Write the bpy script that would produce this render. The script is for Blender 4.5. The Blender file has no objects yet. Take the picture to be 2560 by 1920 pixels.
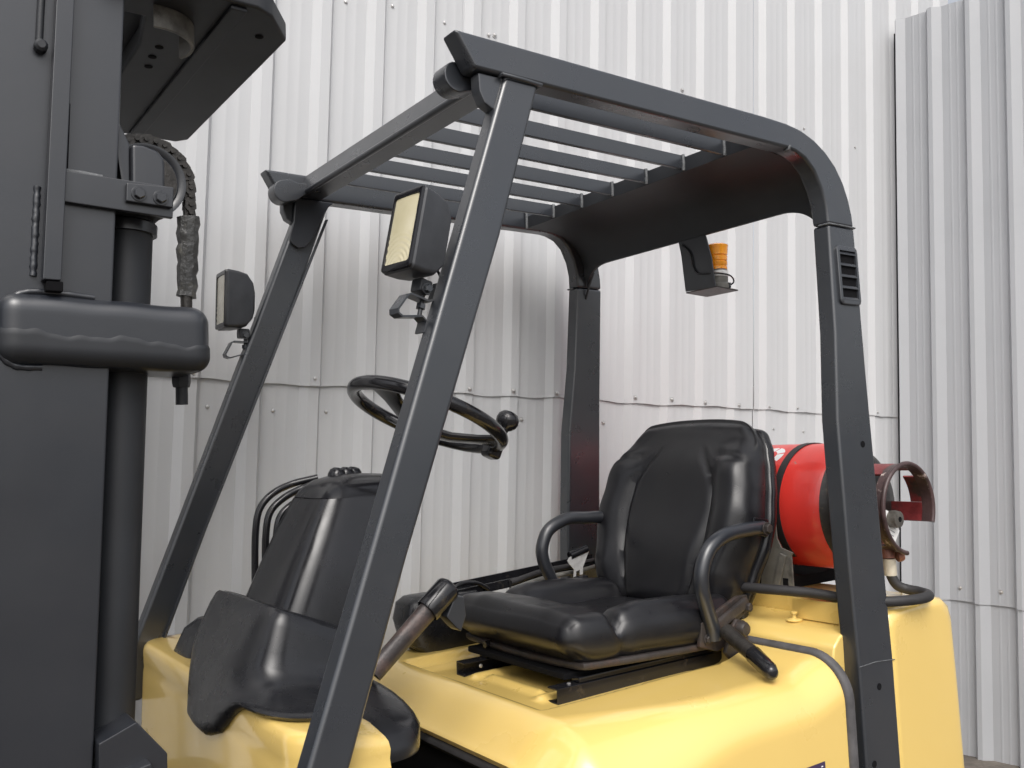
import bpy, bmesh, math, random
from mathutils import Vector, Matrix
random.seed(7)
R = math.radians
scene = bpy.context.scene
col = scene.collection

# ------------------------------------------------------------------ camera
cam_d = bpy.data.cameras.new('camera'); cam = bpy.data.objects.new('camera', cam_d); col.objects.link(cam)
cam_d.sensor_width = 36.0; cam_d.lens = 31.92; cam_d.clip_start = 0.02; cam_d.clip_end = 500
_r = Vector((0.81298556, -0.58122329, -0.03512783)); _u = Vector((-0.0115408, -0.07639976, 0.99701047)); _b = Vector((-0.58216947, -0.81014971, -0.06881969))
cam.matrix_world = Matrix(((_r.x, _u.x, _b.x, 0.0), (_r.y, _u.y, _b.y, -1.4), (_r.z, _u.z, _b.z, 1.36), (0, 0, 0, 1)))
scene.camera = cam
# ------------------------------------------------------------------ sky and sun (bright overcast)
SUN_DIR = Vector((-0.40, -0.66, 1.0)).normalized()      # towards the sun
world = bpy.data.worlds.new('World'); scene.world = world; world.use_nodes = True
wn = world.node_tree.nodes; wl = world.node_tree.links; wn.clear()
sky = wn.new('ShaderNodeTexSky'); sky.sky_type = 'NISHITA'; sky.sun_disc = False
sky.sun_elevation = math.asin(SUN_DIR.z); sky.sun_rotation = math.atan2(SUN_DIR.x, SUN_DIR.y)
sky.air_density = 1.0; sky.dust_density = 6.0; sky.ozone_density = 1.0
hs = wn.new('ShaderNodeHueSaturation'); hs.inputs['Saturation'].default_value = 0.30
bg = wn.new('ShaderNodeBackground'); bg.inputs[1].default_value = 0.15
wo = wn.new('ShaderNodeOutputWorld')
wl.new(sky.outputs[0], hs.inputs['Color']); wl.new(hs.outputs[0], bg.inputs[0]); wl.new(bg.outputs[0], wo.inputs[0])
sd = bpy.data.lights.new('sun', 'SUN'); sd.energy = 0.5; sd.angle = R(36); sd.color = (1.0, 0.985, 0.965)
sun = bpy.data.objects.new('sun', sd); col.objects.link(sun)
sun.rotation_euler = SUN_DIR.to_track_quat('Z', 'Y').to_euler()
vs = scene.view_settings
vs.view_transform = 'Standard'; vs.look = 'None'; vs.gamma = 1.0; vs.use_curve_mapping = False; vs.exposure = 0.56

# ------------------------------------------------------------------ materials
def mat(name, c, rough=0.5, metal=0.0, var=0.0, vscale=6.0, bump=0.0, bscale=60.0, bdist=0.002, coat=0.0, spec=0.5, c2=None, c2amt=0.0, c2scale=8.0, c2w=0.08, rvar=0.0, trans=0.0, detail=4.0):
    m = bpy.data.materials.new(name); m.use_nodes = True
    nt = m.node_tree; N = nt.nodes; L = nt.links; b = N['Principled BSDF']
    b.inputs['Base Color'].default_value = (*c, 1); b.inputs['Roughness'].default_value = rough
    b.inputs['Metallic'].default_value = metal; b.inputs['Specular IOR Level'].default_value = spec
    b.inputs['Coat Weight'].default_value = coat; b.inputs['Coat Roughness'].default_value = 0.07; b.inputs['Coat IOR'].default_value = 1.6
    b.inputs['Transmission Weight'].default_value = trans
    tc = N.new('ShaderNodeTexCoord'); src = None
    def noise(scale, det=4.0, rough_=0.55):
        n = N.new('ShaderNodeTexNoise'); n.inputs['Scale'].default_value = scale; n.inputs['Detail'].default_value = det
        n.inputs['Roughness'].default_value = rough_; L.new(tc.outputs['Object'], n.inputs['Vector']); return n
    if var:
        n = noise(vscale, 5); mr = N.new('ShaderNodeMapRange'); mr.inputs['From Min'].default_value = 0.3; mr.inputs['From Max'].default_value = 0.7
        mr.inputs['To Min'].default_value = 1 - var; mr.inputs['To Max'].default_value = 1 + var; L.new(n.outputs['Fac'], mr.inputs['Value'])
        mx = N.new('ShaderNodeMix'); mx.data_type = 'RGBA'; mx.blend_type = 'MULTIPLY'; mx.inputs[0].default_value = 1
        mx.inputs[6].default_value = (*c, 1); L.new(mr.outputs[0], mx.inputs[7]); src = mx.outputs[2]
    if c2 is not None:
        n = noise(c2scale, 8, 0.65); mr = N.new('ShaderNodeMapRange'); mr.inputs['From Min'].default_value = 1 - c2amt - c2w; mr.inputs['From Max'].default_value = 1 - c2amt + c2w
        L.new(n.outputs['Fac'], mr.inputs['Value'])
        mx = N.new('ShaderNodeMix'); mx.data_type = 'RGBA'; L.new(mr.outputs[0], mx.inputs[0])
        if src: L.new(src, mx.inputs[6])
        else: mx.inputs[6].default_value = (*c, 1)
        mx.inputs[7].default_value = (*c2, 1); src = mx.outputs[2]
    if src: L.new(src, b.inputs['Base Color'])
    if rvar:
        n = noise(vscale * 1.7, 5); mr = N.new('ShaderNodeMapRange'); mr.inputs['From Min'].default_value = 0.3; mr.inputs['From Max'].default_value = 0.7
        mr.inputs['To Min'].default_value = rough - rvar; mr.inputs['To Max'].default_value = rough + rvar
        L.new(n.outputs['Fac'], mr.inputs['Value']); L.new(mr.outputs[0], b.inputs['Roughness'])
    if bump:
        n = noise(bscale, detail); bp = N.new('ShaderNodeBump'); bp.inputs['Strength'].default_value = bump; bp.inputs['Distance'].default_value = bdist
        L.new(n.outputs['Fac'], bp.inputs['Height']); L.new(bp.outputs[0], b.inputs['Normal'])
    return m

M = {}
M['paint'] = mat('charcoal_paint', (0.021, 0.0245, 0.031), 0.29, spec=1.0, var=0.08, vscale=9, bump=0.12, bscale=150, bdist=0.0006, rvar=0.03, c2=(0.030, 0.032, 0.036), c2amt=0.44, c2scale=3.5, c2w=0.18)
M['mast'] = mat('mast_paint', (0.013, 0.0155, 0.021), 0.32, spec=0.8, var=0.10, vscale=5, bump=0.12, bscale=150, bdist=0.0006, rvar=0.03, c2=(0.022, 0.023, 0.027), c2amt=0.44, c2scale=3, c2w=0.18)
M['mast2'] = mat('mast_paint_overcoat', (0.017, 0.019, 0.023), 0.55, var=0.2, vscale=7, bump=0.12, bscale=150, bdist=0.0006)
M['weld'] = mat('weld_paint_lit', (0.10, 0.105, 0.11), 0.5, var=0.35, vscale=90, bump=0.8, bscale=160, bdist=0.002)  # paler than the guard: light caught by the angled beads is in the colour
M['plastic'] = mat('black_plastic', (0.007, 0.007, 0.009), 0.22, var=0.2, vscale=12, bump=0.08, bscale=180, bdist=0.0004, rvar=0.07, c2=(0.011, 0.011, 0.012), c2amt=0.36, c2scale=9, c2w=0.15)
M['cowl'] = mat('grey_black_plastic', (0.010, 0.0105, 0.013), 0.28, var=0.15, vscale=10, bump=0.08, bscale=180, bdist=0.0005, rvar=0.06, c2=(0.016, 0.016, 0.017), c2amt=0.40, c2scale=10, c2w=0.2)
M['vinyl'] = mat('black_vinyl', (0.007, 0.007, 0.009), 0.34, var=0.15, vscale=12, bump=0.15, bscale=160, bdist=0.0010, rvar=0.07, c2=(0.010, 0.010, 0.011), c2amt=0.42, c2scale=6, c2w=0.2, detail=2)
M['rubber'] = mat('black_rubber', (0.022, 0.021, 0.022), 0.6, var=0.25, vscale=30, bump=0.3, bscale=200, bdist=0.001)
M['seal'] = mat('grey_rubber_seal', (0.075, 0.072, 0.074), 0.62, var=0.3, vscale=25, bump=0.4, bscale=120, bdist=0.001)
M['glossblack'] = mat('gloss_black', (0.012, 0.012, 0.014), 0.16, var=0.2, vscale=20, c2=(0.05, 0.04, 0.03), c2amt=0.33, c2scale=30)
M['dark'] = mat('dark_interior', (0.007, 0.007, 0.008), 0.9, var=0.2, spec=0.1)
M['grease'] = mat('greasy_steel', (0.032, 0.029, 0.026), 0.38, metal=0.3, var=0.4, vscale=40, bump=0.6, bscale=150, bdist=0.002)
M['rusty'] = mat('worn_brown_steel', (0.042, 0.036, 0.034), 0.45, metal=0.2, var=0.3, vscale=25, c2=(0.065, 0.042, 0.034), c2amt=0.42, c2scale=22, bump=0.5, bscale=140)
M['lever'] = mat('worn_lever', (0.048, 0.040, 0.039), 0.38, metal=0.2, var=0.35, vscale=22, c2=(0.10, 0.068, 0.060), c2amt=0.42, c2scale=18, bump=0.4, bscale=140)
M['yellow'] = mat('yellow_paint', (0.775, 0.55, 0.165), 0.30, var=0.02, vscale=3, bump=0.05, bscale=260, bdist=0.0006, coat=1.0, rvar=0.04)
M['wall'] = mat('coated_sheet_steel', (0.520, 0.527, 0.538), 0.42, var=0.015, vscale=3, bump=0.06, bscale=4, bdist=0.02, rvar=0.05, c2=(0.50, 0.505, 0.513), c2amt=0.36, c2scale=2.0, c2w=0.2)
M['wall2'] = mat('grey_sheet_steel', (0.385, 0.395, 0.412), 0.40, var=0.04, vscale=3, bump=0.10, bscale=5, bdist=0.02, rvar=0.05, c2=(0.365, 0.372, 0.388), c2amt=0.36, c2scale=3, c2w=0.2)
M['screw'] = mat('zinc_screw', (0.55, 0.54, 0.53), 0.28, metal=0.7, var=0.3, vscale=60)
M['steel'] = mat('bright_steel', (0.62, 0.61, 0.60), 0.35, metal=0.25, var=0.2, vscale=40)
M['cream'] = mat('cream_paint', (0.55, 0.50, 0.40), 0.5, var=0.15, vscale=60)
M['lenscream'] = mat('yellowed_glass', (0.60, 0.55, 0.38), 0.12, var=0.05, vscale=12, bump=0.15, bscale=55, bdist=0.002, c2=(0.50, 0.45, 0.28), c2amt=0.45, c2scale=9, c2w=0.2, coat=1.0)
M['lensfar'] = mat('dull_white_glass', (0.50, 0.47, 0.38), 0.15, var=0.12, vscale=40, bump=0.5, bscale=140, bdist=0.002, coat=0.6)
M['housing'] = mat('lamp_housing', (0.036, 0.038, 0.043), 0.40, var=0.2, vscale=25, bump=0.15, bscale=160, bdist=0.0008)
M['red'] = mat('red_paint', (0.74, 0.042, 0.032), 0.36, var=0.07, vscale=10, bump=0.25, bscale=130, bdist=0.001, c2=(0.33, 0.22, 0.18), c2amt=0.31, c2scale=30, c2w=0.015, coat=0.3)
M['redblack'] = mat('dark_red_worn', (0.17, 0.022, 0.024), 0.45, var=0.4, vscale=18, c2=(0.04, 0.026, 0.024), c2amt=0.44, c2scale=12, bump=0.5, bscale=90)
M['collar'] = mat('chipped_black_paint', (0.055, 0.032, 0.032), 0.4, var=0.4, vscale=25, c2=(0.42, 0.34, 0.31), c2amt=0.36, c2scale=35, c2w=0.03, bump=0.5, bscale=110)
M['capblack'] = mat('worn_black_paint', (0.022, 0.020, 0.019), 0.4, var=0.4, vscale=20, c2=(0.12, 0.09, 0.06), c2amt=0.36, c2scale=22, bump=0.6, bscale=80)
M['brass'] = mat('dull_brass', (0.14, 0.13, 0.115), 0.45, metal=0.6, var=0.3, vscale=50, bump=0.4, bscale=120)
M['copper'] = mat('rust_copper', (0.27, 0.12, 0.085), 0.5, metal=0.3, var=0.4, vscale=30)
M['white'] = mat('white_ink', (0.82, 0.82, 0.82), 0.5)
M['paper'] = mat('paper', (0.84, 0.84, 0.82), 0.7)
M['ink'] = mat('grey_ink', (0.35, 0.35, 0.36), 0.7)
M['purple'] = mat('purple_decal', (0.055, 0.035, 0.085), 0.35)
M['greyplate'] = mat('dirty_grey_plate', (0.15, 0.145, 0.13), 0.5, var=0.3, vscale=18, bump=0.4, bscale=90, c2=(0.06, 0.055, 0.05), c2amt=0.4, c2scale=14)
M['leather'] = mat('chain_wrap', (0.045, 0.045, 0.044), 0.34, var=0.5, vscale=22, c2=(0.17, 0.16, 0.12), c2amt=0.34, c2scale=14, bump=0.9, bscale=45, bdist=0.006)
M['ground'] = mat('dirty_ground', (0.115, 0.10, 0.085), 0.9, var=0.4, vscale=9, bump=0.8, bscale=40, bdist=0.01, c2=(0.075, 0.065, 0.055), c2amt=0.45, c2scale=5)
# amber lens: tinted, lets light through
ma = mat('amber_lens', (1.0, 0.40, 0.02), 0.15, trans=0.25, coat=0.8, bump=0.3, bscale=60, bdist=0.003)
M['amber'] = ma

# ------------------------------------------------------------------ mesh helpers
def V3(p): return Vector(p)
def link(name, me, m, parent=None, sharp=35):
    o = bpy.data.objects.new(name, me); col.objects.link(o)
    if m is not None: me.materials.append(m)
    if parent is not None: o.parent = parent
    for p in me.polygons: p.use_smooth = True
    me.set_sharp_from_angle(angle=R(sharp))
    return o
def raw(name, vs_, fs, m, parent=None, sharp=35):
    me = bpy.data.meshes.new(name); me.from_pydata([tuple(v) for v in vs_], [], fs); me.validate(); me.update()
    bm = bmesh.new(); bm.from_mesh(me); bmesh.ops.recalc_face_normals(bm, faces=bm.faces); bm.to_mesh(me); bm.free()
    return link(name, me, m, parent, sharp)
def from_bm(name, bm, m, parent=None, sharp=35):
    me = bpy.data.meshes.new(name); bmesh.ops.recalc_face_normals(bm, faces=bm.faces); bm.to_mesh(me); bm.free()
    return link(name, me, m, parent, sharp)
def bevel_bm(bm, w, seg=2, ang=30):
    if w <= 0: return
    bmesh.ops.recalc_face_normals(bm, faces=bm.faces); bm.normal_update()
    es = [e for e in bm.edges if len(e.link_faces) == 2 and e.calc_face_angle(0) > R(ang)]
    bmesh.ops.bevel(bm, geom=es, offset=w, segments=seg, profile=0.5, affect='EDGES', clamp_overlap=True)
def wnorm(o):
    w = o.modifiers.new('weighted_normal', 'WEIGHTED_NORMAL'); w.keep_sharp = True; w.weight = 90; w.mode = 'FACE_AREA'; return o
def prism(name, poly, y0, y1, m, parent=None, bev=0.003, fn=None, seg=2, axis='y'):
    """polygon (a,b) extruded between y0 and y1; axis y: (a,b)=(x,z); x: (y,z); z: (x,y)"""
    bm = bmesh.new()
    def P(a, b, t):
        p = {'y': (a, t, b), 'x': (t, a, b), 'z': (a, b, t)}[axis]
        return fn(*p) if fn else p
    A = [bm.verts.new(P(a, b, y0)) for a, b in poly]; B = [bm.verts.new(P(a, b, y1)) for a, b in poly]
    bm.faces.new(A); bm.faces.new(B[::-1]); n = len(poly)
    for i in range(n): bm.faces.new((A[i], B[i], B[(i + 1) % n], A[(i + 1) % n]))
    bevel_bm(bm, bev, seg)
    return wnorm(from_bm(name, bm, m, parent))
def boxm(name, c, size, m, parent=None, bev=0.003, rot=None, seg=2, fn=None):
    bm = bmesh.new(); bmesh.ops.create_cube(bm, size=1.0)
    for v in bm.verts: v.co = Vector((v.co.x * size[0], v.co.y * size[1], v.co.z * size[2]))
    bevel_bm(bm, bev, seg)
    rm = rot if rot is not None else Matrix.Identity(3)
    for v in bm.verts:
        v.co = rm @ v.co + Vector(c)
        if fn: v.co = Vector(fn(*v.co))
    return wnorm(from_bm(name, bm, m, parent))
def rotm(ax=0, ay=0, az=0):
    return Matrix.Rotation(R(az), 3, 'Z') @ Matrix.Rotation(R(ay), 3, 'Y') @ Matrix.Rotation(R(ax), 3, 'X')
def crom(pts, k=6, closed=False):
    P = [Vector(p) for p in pts]; n = len(P); out = []
    rng = range(n) if closed else range(n - 1)
    for i in rng:
        p0 = P[(i - 1) % n] if (closed or i > 0) else P[0] * 2 - P[1]
        p1 = P[i]; p2 = P[(i + 1) % n]
        p3 = P[(i + 2) % n] if (closed or i + 2 < n) else P[-1] * 2 - P[-2]
        for j in range(k):
            t = j / k
            out.append(0.5 * ((2 * p1) + (p2 - p0) * t + (2 * p0 - 5 * p1 + 4 * p2 - p3) * t * t + (3 * p1 - p0 - 3 * p2 + p3) * t ** 3))
    if not closed: out.append(P[-1])
    return out
def tube_v(pts, r, n=12, closed=False, flat=None, up=Vector((0, 0, 1)), roll=0.0):
    P = [Vector(p) for p in pts]; k = len(P); vs_ = []; fs = []
    prevn = None
    for i in range(k):
        if closed: t = P[(i + 1) % k] - P[(i - 1) % k]
        else: t = P[min(i + 1, k - 1)] - P[max(i - 1, 0)]
        t.normalize()
        if prevn is None:
            a = up if abs(t.dot(up)) < 0.95 else Vector((1, 0, 0))
            nn = (a - t * a.dot(t)).normalized()
        else: nn = (prevn - t * prevn.dot(t)).normalized()
        prevn = nn; bb = t.cross(nn)
        ri = r[i] if isinstance(r, (list, tuple)) else r
        for j in range(n):
            a = 2 * math.pi * j / n + roll
            ra, rb = (ri, ri) if flat is None else (ri, ri * flat)
            vs_.append(P[i] + nn * math.cos(a) * ra + bb * math.sin(a) * rb)
    for i in range(k if closed else k - 1):
        for j in range(n):
            a = i * n + j; b = i * n + (j + 1) % n; c_ = ((i + 1) % k) * n + (j + 1) % n; d = ((i + 1) % k) * n + j
            fs.append((a, b, c_, d))
    if not closed: fs.append(tuple(range(n))[::-1]); fs.append(tuple(range((k - 1) * n, k * n)))
    return vs_, fs
def tube(name, pts, r, m, parent=None, n=12, closed=False, flat=None, up=Vector((0, 0, 1)), sharp=50):
    v, f = tube_v(pts, r, n, closed, flat, up); return raw(name, v, f, m, parent, sharp)
def multi(name, parts, m, parent=None, sharp=40):
    vs_ = []; fs = []
    for v, f in parts:
        o = len(vs_); vs_ += list(v); fs += [tuple(i + o for i in q) for q in f]
    return raw(name, vs_, fs, m, parent, sharp)
def lathe_v(profile, origin, axis, n=24, closed=False):
    ax = Vector(axis).normalized(); a = Vector((0, 0, 1)) if abs(ax.z) < 0.9 else Vector((1, 0, 0))
    e1 = (a - ax * a.dot(ax)).normalized(); e2 = ax.cross(e1); O = Vector(origin); vs_ = []; fs = []
    for r, h in profile:
        for j in range(n):
            t = 2 * math.pi * j / n; vs_.append(O + ax * h + (e1 * math.cos(t) + e2 * math.sin(t)) * max(r, 1e-5))
    k = len(profile)
    for i in range(k - 1):
        for j in range(n): fs.append((i * n + j, i * n + (j + 1) % n, (i + 1) * n + (j + 1) % n, (i + 1) * n + j))
    if closed:
        for j in range(n): fs.append(((k - 1) * n + j, (k - 1) * n + (j + 1) % n, (j + 1) % n, j))
    else: fs.append(tuple(range(n))[::-1]); fs.append(tuple(range((k - 1) * n, k * n)))
    return vs_, fs
def lathe(name, profile, origin, axis, m, parent=None, n=24, closed=False, sharp=35):
    v, f = lathe_v(profile, origin, axis, n, closed); return raw(name, v, f, m, parent, sharp)
def loft(name, secs, m, parent=None, closed=True, cap=True, sharp=35):
    n = len(secs[0]); vs_ = [Vector(p) for s in secs for p in s]; fs = []
    for i in range(len(secs) - 1):
        for j in range(n if closed else n - 1):
            fs.append((i * n + j, i * n + (j + 1) % n, (i + 1) * n + (j + 1) % n, (i + 1) * n + j))
    if cap: fs.append(tuple(range(n))[::-1]); fs.append(tuple(range((len(secs) - 1) * n, len(secs) * n)))
    return raw(name, vs_, fs, m, parent, sharp)
def sup(n, ex, a, b):
    out = []
    for j in range(n):
        t = 2 * math.pi * j / n; c_, s_ = math.cos(t), math.sin(t)
        out.append((a * math.copysign(abs(c_) ** (2 / ex), c_), b * math.copysign(abs(s_) ** (2 / ex), s_)))
    return out
def sst(a, b, x):
    if a == b: return float(x > a)
    t = max(0.0, min(1.0, (x - a) / (b - a))); return t * t * (3 - 2 * t)
def gau(x, c_, w): return math.exp(-((x - c_) / w) ** 2)
def rbox(name, half, rad, n, m, parent=None, deform=None, xf=None, sharp=60):
    """rounded box from a cube grid; deform(p,(u,v,w)) in local space, xf maps to the truck"""
    nx, ny, nz = n; bm = bmesh.new(); cache = {}
    def vert(i, j, k):
        key = (i, j, k)
        if key in cache: return cache[key]
        g = lambda a, q: math.sin((a / q * 2 - 1) * math.pi / 2) * 0.35 + (a / q * 2 - 1) * 0.65
        u, v, w = g(i, nx), g(j, ny), g(k, nz)
        p = Vector((u * half[0], v * half[1], w * half[2]))
        inner = Vector([max(-h + rad, min(h - rad, q)) for q, h in zip(p, half)])
        d = p - inner
        if d.length > 1e-9: p = inner + d.normalized() * rad * max(abs(x) for x in d) / rad if False else inner + d.normalized() * min(d.length, rad)
        if deform: p = deform(p, (u, v, w))
        if xf: p = xf(p)
        cache[key] = bm.verts.new(p); return cache[key]
    for i in range(nx):
        for j in range(ny):
            for k in (0, nz): bm.faces.new((vert(i, j, k), vert(i + 1, j, k), vert(i + 1, j + 1, k), vert(i, j + 1, k)))
    for i in range(nx):
        for k in range(nz):
            for j in (0, ny): bm.faces.new((vert(i, j, k), vert(i + 1, j, k), vert(i + 1, j, k + 1), vert(i, j, k + 1)))
    for j in range(ny):
        for k in range(nz):
            for i in (0, nx): bm.faces.new((vert(i, j, k), vert(i, j + 1, k), vert(i, j + 1, k + 1), vert(i, j, k + 1)))
    return from_bm(name, bm, m, parent, sharp)
def empty(name, loc=(0, 0, 0)):
    o = bpy.data.objects.new(name, None); col.objects.link(o); o.location = loc; o.empty_display_size = 0.1; return o
def tag(o, label, cat, group=None):
    o['label'] = label; o['category'] = cat
    if group: o['group'] = group
def hexbolt(name, c, axis, r, h, m, parent):
    v1, f1 = lathe_v([(r, 0), (r, h * 0.85), (r * 0.86, h)], c, axis, 6)
    v2, f2 = lathe_v([(r * 1.35, -0.0005), (r * 1.35, h * 0.16), (r * 1.3, h * 0.2)], c, axis, 16)
    return multi(name, [(v1, f1), (v2, f2)], m, parent, 25)

# ================================================================== GROUND
GZ = -0.08
g = raw('ground', [(-60, -60, GZ), (60, -60, GZ), (60, 60, GZ), (-60, 60, GZ)], [(0, 1, 2, 3)], M['ground']); g['kind'] = 'structure'

# ================================================================== WALLS
AL = Vector((0.99709, -0.06034, -0.04661)).normalized(); UP = Vector((0.04488, -0.02975, 0.99855)).normalized()
UP = (UP - AL * UP.dot(AL)).normalized(); NR = AL.cross(UP); NR = NR if NR.y < 0 else -NR
CAM = Vector((0, -1.4, 1.36)); NW = 2.75
W0 = CAM - NR * NW
SWG = 0.0005
def rib_profile(s0, s1, pitch, first, lo, tp, hi, dep):
    """offsets (s, d) of a box-rib sheet between s0 and s1; ribs start at first + k*pitch"""
    pts = [(s0, 0.0)]; k = math.floor((s0 - first) / pitch) - 1
    while True:
        a = first + k * pitch; k += 1
        if a > s1: break
        loc = [(a, 0.0), (a + lo, dep), (a + lo + tp, dep), (a + lo + tp + hi, 0.0)]
        b0 = a + lo + tp + hi; w = pitch - (lo + tp + hi)
        for q in (0.36, 0.68): loc += [(b0 + w * q - 0.006, 0.0), (b0 + w * q - 0.003, SWG), (b0 + w * q + 0.003, SWG), (b0 + w * q + 0.006, 0.0)]
        pts += [q for q in loc if s0 + 1e-4 < q[0] < s1 - 1e-4]
    pts.append((s1, 0.0)); return pts
def sheet(name, prof, h0, h1, org, al, up, nr, off, m, parent, wavy=0.004, nh=7):
    vs_ = []; fs = []; rows = nh + 1; ph = random.uniform(0, 6)
    for side in (0, 1):
        for i in range(rows):
            h = h0 + (h1 - h0) * i / nh
            for s, d in prof:
                hh = h
                if i == 0: hh += wavy * math.sin(s * 9 + ph) * 0.6 + wavy * 0.5 * math.sin(s * 31 + ph * 2)
                bul = 0.0007 * math.sin(h * 3 + s * 4 + ph) + (0.0012 * math.sin(s * 37 + ph) if i == 0 else 0)
                vs_.append(org + al * s + up * hh + nr * (d + off + bul - 0.0012 * side))
    n = len(prof); half = rows * n
    for i in range(nh):
        for j in range(n - 1):
            a = i * n + j; fs.append((a, a + 1, a + n + 1, a + n)); b = a + half; fs.append((b, b + n, b + n + 1, b + 1))
    for j in range(n - 1):
        fs.append((j, j + half, j + half + 1, j + 1)); a = (rows - 1) * n + j; fs.append((a, a + 1, a + 1 + half, a + half))
    for i in range(nh):
        a = i * n; fs.append((a, a + n, a + n + half, a + half)); a = i * n + n - 1; fs.append((a, a + half, a + n + half, a + n))
    return raw(name, vs_, fs, m, parent, 12)

bw = empty('corrugated_wall', W0 + UP * (-1.45))
tag(bw, 'tall off-white ribbed steel sheet wall behind the forklift', 'wall')
def wchild(o, root):
    o.parent = root; o.matrix_parent_inverse = Matrix.Translation(root.location).inverted(); return o
PITCH = 0.1846; FIRST = 0.933; SEAM = 0.186
joints = [-4.35, -2.894, -1.438, 0.018, 1.474, 2.930, 4.386]
for i in range(len(joints) - 1):
    lap = 0.006
    o = sheet('wall_sheet', rib_profile(joints[i] + 0.004, joints[i + 1] + 0.002, PITCH, FIRST, 0.024, 0.032, 0.013, 0.022), -1.50, SEAM + 0.10, W0, AL, UP, NR, 0.0 + (0.0024 if i % 2 else 0), M['wall'], None, 0)
    wchild(o, bw)
    o = sheet('wall_sheet', rib_profile(joints[i] + 0.004, joints[i + 1] + 0.002, PITCH, FIRST, 0.024, 0.032, 0.013, 0.022), SEAM, 2.9, W0, AL, UP, NR, 0.0065 + (0.0024 if i % 2 else 0), M['wall'], None, 0.005, 12)
    wchild(o, bw)
    # dark edge line of the overlapping sheet
# screws
sv, sf = lathe_v([(0.0095, 0.0), (0.0095, 0.0012), (0.0062, 0.0016), (0.0060, 0.004), (0.0045, 0.0066), (0.002, 0.0076)], (0, 0, 0), NR, 10)
screw_me = None
screw_mes = {}
def screw(s, h, off, org=W0, al=AL, up=UP, nr=NR, root=bw):
    screw_me = screw_mes.get(root.name)
    p = org + al * s + up * h + nr * off
    if screw_me is None:
        sv, sf = lathe_v([(0.0095, 0.0), (0.0095, 0.0012), (0.0062, 0.0016), (0.0060, 0.004), (0.0045, 0.0066), (0.002, 0.0076)], (0, 0, 0), nr, 10)
        o = raw('screw', sv, sf, M['screw'], None, 30); screw_mes[root.name] = o.data
    else:
        o = bpy.data.objects.new('screw', screw_me); col.objects.link(o)
    o.location = p; wchild(o, root); return o
for k in range(-7, 16):
    a = FIRST + k * PITCH
    screw(a + 0.040 + random.uniform(-0.006, 0.006), SEAM + 0.015 + random.uniform(-0.004, 0.006), 0.0285)
    if k not in (8, 11): screw(a - 0.085 + random.uniform(-0.012, 0.012), 0.104 + random.uniform(-0.006, 0.008), 0.0)
    if k % 2 == 0 or k in (1, 3): screw(a + 0.10 + random.uniform(-0.01, 0.01), 1.45 + random.uniform(-0.01, 0.05), 0.0065)
for s_, h_ in ((1.610, 1.485), (1.50, 0.62), (2.98, 0.72), (3.19, 0.90)):
    screw(s_, h_, 0.0085)

KS = NW / 2.6
B0 = CAM + (Vector((3.797, 0.710, 0.0)) - CAM) * KS
AL2 = Vector((0.14279, -0.9891, -0.03588)).normalized(); UP2 = (UP - AL2 * UP.dot(AL2)).normalized(); NR2 = AL2.cross(UP2); NR2 = NR2 if NR2.x < 0 else -NR2
SWG = 0.0010
sw = empty('side_wall', B0)
tag(sw, 'lower grey ribbed steel sheet wall running forward at the right edge', 'wall')
P2 = 0.1713; F2 = -0.1227
for a, b in ((-0.272, 0.405), (0.40, 1.09), (1.085, 1.78)):
    pr = rib_profile(a, b, P2, F2, 0.016, 0.020, 0.036, 0.027)
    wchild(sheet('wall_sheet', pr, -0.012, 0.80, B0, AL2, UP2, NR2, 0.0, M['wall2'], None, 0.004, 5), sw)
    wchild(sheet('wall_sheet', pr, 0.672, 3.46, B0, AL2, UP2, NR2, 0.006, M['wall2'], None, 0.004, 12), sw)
for k in range(0, 9):
    screw(F2 + k * P2 + 0.115, 0.735 + random.uniform(-0.004, 0.006), 0.006, B0, AL2, UP2, NR2, sw)
# dark gap filler at the corner between the two walls
o = prism('corner_strip', [(-0.006, -0.012), (0.001, -0.012), (0.001, 0.006), (-0.006, 0.006)], -0.02, 3.4, M['dark'], None, 0, axis='z', fn=lambda x, y, z: B0 + AL2 * (-0.272 + x) + NR2 * y + UP2 * z)
wchild(o, sw)

# ================================================================== FORKLIFT
fl = empty('forklift', (0, 0, 0))
fl.location = (0, 0, GZ)
tag(fl, 'yellow forklift truck with charcoal overhead guard and black seat', 'forklift')
_made = []
class Part:  # remembers forklift children so that they can be parented with the right inverse
    pass
def F(o, parent=None):
    par = parent or fl; o.parent = par
    if par is fl: o.matrix_parent_inverse = Matrix.Translation((0, 0, GZ)).inverted()
    else: o.matrix_parent_inverse = Matrix.Identity(4)
    return o
ZT = 2.151; KSP = 0.045
def near(x, y, z): return (x, y - KSP * (2.15 - z), z)
def far(x, y, z): return (x, 1.04 - y + KSP * (2.15 - z), z)
SIDES = ((near, 0), (far, 1))

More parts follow.
